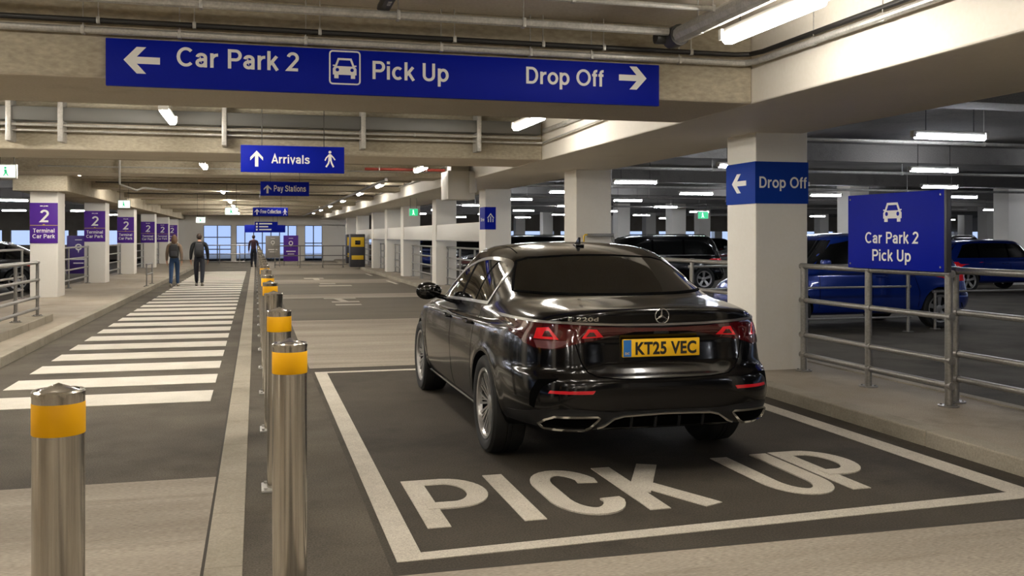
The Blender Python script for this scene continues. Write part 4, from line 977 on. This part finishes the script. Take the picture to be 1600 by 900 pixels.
for k, y in enumerate(ys): instance(bo if k in (0, 1, 3, 4, 6) else bq, (.138 - .0007 * (y - 4), y, 0), ('steel bollard with an amber band' if k in (0, 1, 3, 4, 6) else 'plain steel bollard without a band') + ' in the row beside the bay, %s from the camera' % ORD[k], group='steel bollards')
# ------------------------------------------------------------------ railings
def railing(label, pts, base, rails, r=.024, pr=.026, ends=(True, True), group=None, bend=True, m='rail_steel'):
    """posts at pts (x, y), rails at heights above the base; the top rail turns down into the end posts"""
    o = Vector((pts[0][0], pts[0][1], base)); t = thing('railing', label, 'railing', o, group=group)
    top = max(rails); dd = (Vector((*pts[-1], 0)) - Vector((*pts[0], 0))).normalized()
    for i, p in enumerate(pts):
        q = Vector((p[0], p[1], base)) - o
        ps = MB().cyl(q, q + Vector((0, 0, top)), pr, 14)
        for z in rails: ps.cyl(q + Vector((0, 0, z)) - dd * .045, q + Vector((0, 0, z)) + dd * .045, r * 1.3, 12)
        ps = ps.build('post', m, t)
        f = MB().cyl(q, q + Vector((0, 0, .012)), .085, 20)
        for a in range(4): f.cyl(q + Vector((.06 * math.cos(a * PI / 2 + .7), .06 * math.sin(a * PI / 2 + .7), .01)), q + Vector((.06 * math.cos(a * PI / 2 + .7), .06 * math.sin(a * PI / 2 + .7), .024)), .010, 6)
        f.build('base_flange', m, ps)
    a, b = Vector((pts[0][0], pts[0][1], base)) - o, Vector((pts[-1][0], pts[-1][1], base)) - o
    d = (b - a).normalized()
    for z in rails:
        rr = r * 1.12 if z == top else r
        MB().tube([a + Vector((0, 0, z)) - d * .0, (a + b) / 2 + Vector((0, 0, z)), b + Vector((0, 0, z))], rr, 12).build('rail', m, t)
    return t
R4 = (1.11, .75, .385, .175)
railing('front steel railing beside the drop off column that carries the blue sign', [(5.60, 9.02), (5.60, 7.91), (5.60, 6.82)], .11, R4, .025, .032)
railing('steel railing at the right edge of the picture, nearest the camera', [(5.80, 6.98), (5.80, 5.2), (5.80, 3.4), (5.80, 1.6)], .11, (1.13, .775, .42, .205), .027, .030)
railing('steel railing on the footway behind the saloon, between the first two right columns', [(5.45, 9.95), (5.45, 11.4), (5.45, 13.2), (5.45, 14.9)], .11, R4)
for k in range(3, 10):
    a, b = RC[k] + .74, RC[k + 1] - .1
    if b - a < 2: continue
    railing('steel railing between white columns of the right footway, %s gap past the saloon' % ORD[k - 3], [(5.45, a), (5.45, a + (b - a) / 3), (5.45, a + 2 * (b - a) / 3), (5.45, b)], .11, (1.11, .80, .50, .22))
for k in range(0, 5):
    a, b = LC[k] + .95, LC[k + 1] - .1
    railing('steel railing between white columns of the left footway, %s gap' % ORD[k], [(-4.95, a), (-4.95, (a + b) / 2), (-4.95, b)], .12, (1.11, .80, .50, .22))
railing('steel railing on the raised kerb at the left edge, nearest the crossing', [(-3.44, 17.1), (-3.50, 15.9), (-3.53, 13.8), (-3.53, 11.8), (-3.53, 9.8)], .24, (.87, .59, .31, .125))
railing('steel railing behind the left edge railing, in front of the dark parked car', [(-5.15, 24.0), (-5.2, 21.8), (-5.2, 19.6), (-5.2, 17.4), (-5.2, 15.2)], .12, (1.12, .82, .5, .2))
railing('low steel hoop on the left footway kerb just before the walking woman', [(-3.0, 29.0), (-3.0, 30.5)], .12, (.62, .34), .02, .02)
railing('long railing across the far end in front of the glazing, left of the bollards', [(-3.3, 57), (-2.0, 57), (-.9, 57), (.1, 57)], .0, (1.05, .55, .12))
railing('railing across the far end of the lane in front of the purple banner', [(.9, 48.5), (2.1, 48.5), (3.2, 48.5), (4.2, 48.5), (5.0, 48.5)], .0, (1.08, .6, .15))
railing('low barrier rail in the right deck in front of the blue crossover car', [(6.35, 13.3), (8.3, 13.3), (10.15, 13.3)], .0, (1.08, .73, .24), .018, .03)
railing('single low barrier rail in the right deck before the far blue car', [(10.9, 13.6), (13.5, 13.6), (16.5, 13.6)], .0, (.62,), .018, .025)
# ------------------------------------------------------------------ other cars
def other_car(name, label, L, H, Wd, style, paint, loc, rz, axl=None, group=None):
    root = thing(name, label, 'car', loc, rz, group)
    s = L / 4.6; R = .33; fa, ra = L - (axl or .9), .82 if style != 'saloon' else 1.0
    ax = [(ra, R), (fa, R)]
    zb = .60 * H; w = Wd / 2
    if style == 'saloon': gb, gt, rt = .55, 1.35, 1.75       # glass base, top of the rear glass, roof start (distance from the rear)
    elif style == 'hatch': gb, gt, rt = .12, .62, .95
    else: gb, gt, rt = .06, .34, .55
    wb, wt = L - 1.15 * s, L - 1.75 * s
    deck = zb + (.03 if style == 'saloon' else .0)
    rings = [(0, .8, L - .8, 4, .22), (w * .85, .15, L - .12, 5, .24), (w * .94, .04, L - .04, 5.5, .30), (w * .98, .0, L, 5.5, .42), (w, 0, L - .01, 5.5, .52), (w, .03, L - .03, 5, .62),
        (w * .99, .05, L - .06, 5, [(0, .74), (L - 1, .72), (L, .66)]), (w * .97, .07, L - .12, 5, [(0, deck - .06), (wb, zb - .06), (L - .1, .72)]), (w * .95, .09, L - .2, 5, [(0, deck), (wb, zb - .01), (L - .1, .76)]),
        (w * .91, gb + .02, (wb + L) / 2, 4.5, [(0, deck + .03), (wb, zb + .03), (L - .3, zb - .10)]), (w * .89, gb + .05, wb + .05, 4.5, [(0, deck + .07), (wb, zb + .07)]),
        (w * .84, gb + (gt - gb) * .45, wb - .3 * s, 4.5, zb + (H - zb) * .50), (w * .77, gt, wt + .12, 4.5, zb + (H - zb) * .86), (w * .70, rt - .2, wt - .05, 4.5, H - .035), (w * .5, rt, wt - .3, 4, H - .008), (0, rt + .3, wt - .6, 4, H)]
    cnt = (16, 36, 14)
    S = body_points(rings, cnt, 3)
    body, bvh = body_mesh('body', S, ax, R + .035, None, paint, 'car_plastic', xin=w - .3); body.parent = root
    K = Skin(bvh, root)
    z0, z1 = zb + .075, zb + (H - zb) * .80
    yr0 = gb + (.38 if style == 'saloon' else .42); yr1 = gt + (.22 if style == 'saloon' else .25); yf1 = wt + .02; yf0 = wb - .12
    for sd in 'LR':
        K.patch('side_window', 'car_glass', sd, [(yr0, z0), (yr1 - .1, z1 - .05), (yr1 + .1, z1), ((yr1 + yf1) / 2, z1 + .012), (yf1 - .25, z1 - .005), (yf1 + .05, z1 - .07), (yf0, z0)], .010, .012, .06)
        for y in (L * .50, L * .50 - .95):
            K.strip('window_pillar', 'car_gap', sd, [(y, z0), (y - .03, z1)], .06, .013, .010, step=.06)
        mb = MB()
        for pth in ([(L * .50, z0 - .02), (L * .50, .30)], [(ra + .55, z0 - .02), (ra + .42, .62), (ra + .44, .32)], [(fa - .48, z0 - .02), (fa - .46, .32)]): K.strip('', '', sd, pth, .010, .001, .004, mb=mb, step=.06)
        mb.build('door_gap', 'car_gap', root)
        sx = -1 if sd == 'L' else 1
        MB().tube([(sx * w * .9, yf0 - .02, z0 + .02), (sx * (w + .05), yf0 - .02, z0 + .05)], .02, 6).box(sx * (w + .10) - .08, yf0 - .07, z0, sx * (w + .10) + .08, yf0 + .05, z0 + .13, .03).build('wing_mirror', paint, root)
        for y in (L * .50 - .18, ra + .62): 
            h, n = K.hit(sd, y, zb - .08); MB().tube([h + Vector((0, -.1, 0)), h + Vector((sx * .03, -.06, 0)), h + Vector((sx * .03, .06, 0)), h + Vector((0, .1, 0))], .014, 6).build('door_handle', paint, root)
        if style == 'estate':
            MB().tube([(sx * w * .66, rt + .05, H - .03), (sx * w * .66, rt + .15, H + .02), (sx * w * .68, wt - .5, H + .02), (sx * w * .68, wt - .35, H - .03)], .016, 6).build('roof_rail', 'satin_chrome', root)
            K.strip('window_trim', 'satin_chrome', sd, [(yr0, z0 - .008), (yf0, z0 - .008)], .02, .006, .003, step=.1)
        f = (lambda q: q) if sd == 'L' else mirror_x
        lz = zb - .06 if style != 'saloon' else zb - .08
        K.patch('tail_lamp', 'lamp_red', 'B', f([(-w * .96, lz + .02), (-w * .6, lz + .04), (-w * .55, lz - .10), (-w * .94, lz - .12)]), .006, .004, .06)
        K.patch('headlamp', 'lamp_clear', 'F', f([(-w * .94, .68), (-w * .5, .70), (-w * .55, .58), (-w * .94, .60)]), .006, .004, .06)
    hw = w * .72
    K.patch('rear_window', 'car_glass', 'B', [(-hw, deck + .12), (hw, deck + .12), (hw * .86, zb + (H - zb) * .78), (-hw * .86, zb + (H - zb) * .78)], .004, .003, .1)
    K.patch('windscreen', 'car_glass', 'F', [(-hw, zb + .10), (hw, zb + .10), (hw * .84, zb + (H - zb) * .80), (-hw * .84, zb + (H - zb) * .80)], .004, .003, .1)
    K.patch('lower_sill', 'car_plastic', 'B', [(-w * .9, .30), (-w * .9, .42), (w * .9, .42), (w * .9, .30)], .004, .004, .1)
    yb, _ = K.hit('B', 0, .66); MB().box(-.26, yb.y - .012, .60, .26, yb.y + .02, .71).build('number_plate', 'plate_yellow', root)
    add_wheels(root, OW, ax, w - .125)
    return root
OW = wheel_meshes(R=.33, w=.22, rimr=.225, kind='five', seg=32)
# heading: rz = +90 deg turns the car's nose towards -X, -90 deg towards +X
other_car('crossover_car', 'bright blue crossover car parked behind the front railing, nose behind the white column', 4.28, 1.60, 1.86, 'hatch', 'car_blue', (11.87, 14.55, 0), PI / 2, .70)
bs = other_car('blue_hatchback', 'blue hatchback parked beyond the railing sign at the right edge', 4.35, 1.46, 1.82, 'hatch', 'car_blue', (18.0, 23.0, 0), -PI / 2)
be = other_car('estate_car', 'black estate car with roof rails seen above the saloon, left of the drop off column', 4.75, 1.57, 1.88, 'estate', 'car_black', (13.15, 25.9, 0), PI / 2)
sa = other_car('dark_saloon', 'dark saloon car on the left deck at the left edge of the picture', 4.6, 1.42, 1.8, 'saloon', 'car_dark', (-5.25, 29.5, 0), PI / 2)
def clone(o, loc, rz, label, paint=None, group=None):
    c = copy_tree(o); c.location = loc; c.rotation_euler = (0, 0, rz); c['label'] = label
    if paint:
        for ch in c.children:
            if ch.name.startswith(('body', 'wing_mirror', 'door_handle', 'window_pillar')): ch.material_slots[0].link = 'OBJECT'; ch.material_slots[0].material = MATS[paint]
    return c
clone(sa, (21.5, 27.5, 0), -PI / 2, 'dark grey saloon partly hidden behind the blue hatchback at the right edge', 'car_silver')
clone(be, (11.6, 33.5, 0), PI / 2, 'dark estate roof just left of the black estate with roof rails', 'car_dark')
clone(bs, (14.5, 37.5, 0), PI / 2, 'dark hatchback behind the black estate, beside the white column', 'car_dark')
clone(bs, (8.6, 42.5, 0), PI, 'dark car with bright windscreen seen between the third and fourth right columns', 'car_dark')
clone(bs, (11.0, 47.5, 0), PI, 'second dark car behind the railing between the third and fourth right columns', 'car_dark')
clone(bs, (8.2, 48.2, 0), PI, 'blue car behind the railing between the fourth and fifth right columns', 'car_blue')
clone(bs, (9.7, 56.2, 0), PI, 'red car beyond the blue car between the fourth and fifth right columns', 'car_red')
clone(sa, (-10.4, 36, 0), PI / 2, 'dark green tinted saloon seen between the second and third left columns', 'car_dark')
clone(bs, (-9.6, 43.5, 0), PI / 2, 'dark blue hatchback seen between the third and fourth left columns', 'car_blue')
clone(sa, (-14.5, 30.5, 0), PI / 2, 'silver saloon far back on the left deck', 'car_silver')
for k, (x, y, pt) in enumerate(((20, 42, 'car_dark'), (25.5, 42, 'car_silver'), (31, 36, 'car_dark'), (20.5, 52, 'car_white'), (27, 51, 'car_dark'), (33, 45, 'car_blue'))):
    clone((sa, bs, be)[k % 3], (x, y, 0), PI / 2, 'distant parked car far back on the right deck, %s from the near column' % ORD[k], pt)
# yellow and dark plant machines by the far columns
for k, (x, y) in enumerate(((5.9, 52.0), (5.5, 45.6))):
    t = thing('ticket_machine', ('yellow and black ticket machine at the far right columns', 'dark machine with yellow edges between the far right columns')[k], 'machine', (x - .9, y, .11))
    MB().box(-.35, -.3, 0, .35, .3, 1.55, .04).build('cabinet', 'sign_edge', t); MB().box(-.30, -.33, .95, .30, -.29, 1.4, .01).build('front_panel', 'yellow_panel', t); MB().box(-.12, -.345, 1.05, .12, -.325, 1.25, .004).build('screen', 'lens_dark', t); MB().box(-.28, -.32, .35, .28, -.295, .55, .01).build('lower_band', 'yellow_panel', t)
t = thing('hydrant_box', 'yellow equipment box behind the railing beside the dark purple banner', 'equipment box', (-6.6, 35.5, 0))
MB().box(-.16, -.15, 0, .16, .15, 1.1, .02).build('box', 'yellow_panel', t); MB().box(-.1, -.165, .6, .1, -.14, .9, .004).build('door', 'sign_edge', t)
# ------------------------------------------------------------------ people
def skin_mesh(name, J, E, mats, parent=None, sub=2, pick=None):
    me = bpy.data.meshes.new(name); me.from_pydata([j[:3] for j in J], E, [])
    o = bpy.data.objects.new(name, me); C.objects.link(o)
    o.modifiers.new('s', 'SKIN'); sv = me.skin_vertices[0].data
    for i, j in enumerate(J):
        r = j[3]; sv[i].radius = r if isinstance(r, tuple) else (r, r)
    sv[0].use_root = True
    o.modifiers['s'].use_smooth_shade = True; m = o.modifiers.new('u', 'SUBSURF'); m.levels = sub; m.render_levels = sub
    bpy.context.view_layer.update()
    new = bpy.data.meshes.new_from_object(o.evaluated_get(bpy.context.evaluated_depsgraph_get())); o.modifiers.clear(); o.data = new
    for q in mats: new.materials.append(MATS[q])
    if pick:
        for p in new.polygons: p.material_index = pick(p.center)
    fin(new, None or 1.2)
    if parent: o.parent = parent
    return o
def person(label, loc, H, mats, stride, hair, build=1.0, rz=0, arm=(.0, .0), pack=None):
    """seen from behind, walking along +Y; stride: forward offset of the left foot"""
    t = thing('person', label, 'person', loc, rz); s = H / 1.75; b = build
    hip = .93 * s; sh = 1.43 * s
    def leg(sx, f):
        return [(sx * .09 * b * s, 0, hip - .04 * s, (.085 * b * s, .09 * b * s)), (sx * .095 * s * b, f * .5 + .03, .50 * s, .062 * s * b), (sx * .095 * s, f - (.06 if f < 0 else 0), .10 * s, .040 * s), ]
    J = [(0, 0, hip, (.135 * b * s, .10 * b * s)), (0, .0, hip + .16 * s, (.125 * b * s, .09 * b * s)), (0, -.005, hip + .34 * s, (.15 * b * s, .10 * b * s)), (0, 0, sh - .01 * s, (.12 * b * s, .085 * s)), (0, .01, sh + .07 * s, .052 * s), (0, .02, sh + .13 * s, .055 * s), (0, .025, H - .12 * s, (.072 * s, .088 * s)), (0, .02, H - .045 * s, (.06 * s, .072 * s))]
    E = [(0, 1), (1, 2), (2, 3), (3, 4), (4, 5), (5, 6), (6, 7)]
    feet = []
    for sx, f in ((-1, stride), (1, -stride)):
        n = len(J); J += leg(sx, f); E += [(0, n), (n, n + 1), (n + 1, n + 2)]; n = len(J)
        up = .05 if f < 0 else 0
        J += [(sx * .1 * s, f - .03 - (.05 if f < 0 else 0), .045 + up, .04 * s), (sx * .105 * s, f + .12, .035, .036 * s)]; E += [(n - 1, n), (n, n + 1)]
        feet.append((sx, f, up))
    hands = []
    for sx, f in ((-1, -stride + arm[0]), (1, stride + arm[1])):
        n = len(J)
        J += [(sx * .19 * s * b, 0, sh - .035 * s, .058 * s * b), (sx * .235 * s * b, f * .25 - .02, sh - .30 * s, .046 * s * b), (sx * .25 * s * b, f * .55 + .03, sh - .55 * s, .030 * s), (sx * .25 * s * b, f * .6 + .05, sh - .61 * s, (.018 * s, .034 * s))]
        E += [(3, n), (n, n + 1), (n + 1, n + 2), (n + 2, n + 3)]; pb = n + 3
        for k in range(4):
            m = len(J); oy = (k - 1.5) * .021 * s; ln = (.07, .08, .078, .062)[k] * s
            base = (sx * .25 * s * b, f * .6 + .05 + oy, sh - .645 * s)
            J += [(*base, .0095 * s), (base[0] - sx * .012 * s, base[1] + .004, base[2] - ln * .55, .0085 * s), (base[0] - sx * .032 * s, base[1] + .006, base[2] - ln, .007 * s)]; E += [(pb, m), (m, m + 1), (m + 1, m + 2)]
        m = len(J); J += [(sx * .235 * s * b, f * .6 + .092 * s + .01, sh - .63 * s, .010 * s), (sx * .225 * s * b, f * .6 + .105 * s + .01, sh - .675 * s, .0085 * s)]; E += [(pb, m), (m, m + 1)]
        hands.append((sx * .25 * s * b, f * .6 + .05, sh - .63 * s))
    neck = sh + .045 * s; wrist = sh - .565 * s
    def pk(c):
        if c.z > neck and abs(c.x) < .12 * s: return 0
        if c.z < hip + .06 * s and abs(c.x) < .19 * s * b + .01 and c.z > .085 * s: return 2
        if c.z <= .085 * s: return 3
        return 1 if c.z > wrist + .01 else 0
    body = skin_mesh('body', J, E, mats, t, 2, pk)
    # face
    fc = MB(); hz = H - .115 * s; fy = .11 * s
    fc.lathe([(0, -.02), (.012, -.01), (.014, .01), (.008, .03), (0, .035)], (0, .02 + fy * .86, hz - .015 * s), 10)
    for sx in (-1, 1): fc.lathe([(0, -.03), (.010, -.022), (.013, 0), (.010, .022), (0, .03)], (sx * .078 * s, .015, hz - .01), 8)
    fc.build('nose_and_ears', mats[0], body)
    # clothing: jacket and trouser shells over the body
    Jj = []; 
    k = 1.13
    Jj = [(0, 0, hip - .02 * s, (.15 * b * s, .118 * b * s)), (0, 0, hip + .16 * s, (.14 * b * s, .108 * b * s)), (0, -.005, hip + .34 * s, (.166 * b * s, .118 * b * s)), (0, 0, sh - .005 * s, (.13 * b * s, .095 * s)), (0, .008, sh + .055 * s, .062 * s)]
    Ej = [(0, 1), (1, 2), (2, 3), (3, 4)]
    for sx, f in ((-1, -stride + arm[0]), (1, stride + arm[1])):
        n = len(Jj); Jj += [(sx * .19 * s * b, 0, sh - .035 * s, .072 * s * b), (sx * .238 * s * b, f * .25 - .02, sh - .30 * s, .060 * s * b), (sx * .25 * s * b, f * .55 + .03, sh - .55 * s, .043 * s)]; Ej += [(3, n), (n, n + 1), (n + 1, n + 2)]
    skin_mesh('jacket', Jj, Ej, [mats[1]], t, 2)
    Jt = [(0, 0, hip + .02 * s, (.14 * b * s, .108 * b * s)), (0, 0, hip + .08 * s, (.13 * b * s, .10 * b * s))]; Et = [(0, 1)]
    for sx, f in ((-1, stride), (1, -stride)):
        n = len(Jt); q = leg(sx, f); Jt += [(q[0][0], q[0][1], q[0][2], (.10 * b * s, .105 * b * s)), (q[1][0], q[1][1], q[1][2], .076 * s * b), (q[2][0], q[2][1], q[2][2], .058 * s)]; Et += [(0, n), (n, n + 1), (n + 1, n + 2)]
    skin_mesh('trousers', Jt, Et, [mats[2]], t, 2)
    for sx, f, up in feet:
        m = MB(); y0 = f - .03 - (.05 if f < 0 else 0)
        bmesh.ops.create_uvsphere(m.bm, u_segments=16, v_segments=10, radius=1)
        for v in m.bm.verts:
            x, y, zz = v.co; v.co = (sx * .103 * s + x * .048 * s * (1.05 if y > 0 else .9), y0 + .06 * s + y * .145 * s, max(.0, .05 + zz * .055) + up * max(0, -y) * .8)
        m.build('shoe', mats[3], t)
    h = MB(); bmesh.ops.create_uvsphere(h.bm, u_segments=24, v_segments=16, radius=1)
    for v in h.bm.verts:
        x, y, zz = v.co
        if hair == 'long':
            z2 = zz * .13 if zz > 0 else zz * .25; wd = .094 + (.016 if zz < 0 else 0)
            v.co = (x * wd * s, .005 + y * (.108 if y < 0 else .075) * s - (.018 if zz < 0 else 0), H - .115 * s + z2 * s + (.0 if zz > 0 else 0))
        else: v.co = (x * .090 * s, .012 + y * (.112 if y < 0 else .075) * s - (.0 if y < 0 or zz > 0 else .03), H - .092 * s + zz * (.096 if zz > 0 else .118 if y < 0 else .045) * s)
    h.build('hair', 'hair_brown' if hair == 'long' else 'hair_dark', t)
    if pack:
        p = thing('backpack', pack[0], 'backpack', (loc[0], loc[1], loc[2] + hip + .08 * s), rz)
        m = MB(); bmesh.ops.create_uvsphere(m.bm, u_segments=24, v_segments=16, radius=1)
        for v in m.bm.verts:
            x, y, zz = v.co; e = lambda a: math.copysign(abs(a) ** .55, a)
            v.co = (e(x) * .155 * s * (1 - .14 * zz), -.185 * s + e(y) * .085 * s, .20 * s + e(zz) * .235 * s)
        m.build('bag', pack[1], p)
        m = MB().box(-.105 * s, -.305 * s, .02 * s, .105 * s, -.25 * s, .20 * s, .025); m.build('front_pocket', pack[2], p)
        for sx in (-1, 1):
            MB().tube([(sx * .085 * s, -.12 * s, .40 * s), (sx * .10 * s, -.06 * s, .455 * s), (sx * .115 * s, .02 * s, .44 * s), (sx * .12 * s, .115 * s, .34 * s), (sx * .13 * s, .10 * s, .17 * s), (sx * .135 * s, -.11 * s, .04 * s)], .016 * s, 8).build('shoulder_strap', pack[1], p)
        MB().tube([(-.04 * s, -.17 * s, .43 * s), (-.03 * s, -.18 * s, .47 * s), (.03 * s, -.18 * s, .47 * s), (.04 * s, -.17 * s, .43 * s)], .008, 6).build('grab_handle', pack[1], p)
    return t
person('person in a black jacket and dark trousers walking away with a grey backpack', (-1.70, 31.3, 0), 1.63, ('skin', 'jacket_black', 'trousers_dark', 'shoe_grey'), .16, 'short', 1.08, 0, pack=('dark grey backpack worn over the black jacket', 'pack_grey', 'pack_black'))
person('person with long fair hair, tan jacket and blue jeans walking away', (-2.42, 31.1, 0), 1.58, ('skin', 'jacket_tan', 'jeans_blue', 'shoe_grey'), -.16, 'long', .98, 0, (-.12, .05), pack=('black backpack worn over the tan jacket', 'pack_black', 'pack_grey'))
person('distant person in a dark maroon coat standing by the end of the bollard row', (-.12, 50.5, 0), 1.62, ('skin', 'coat_maroon', 'trousers_dark', 'shoe_dark'), .08, 'short', 1.0)
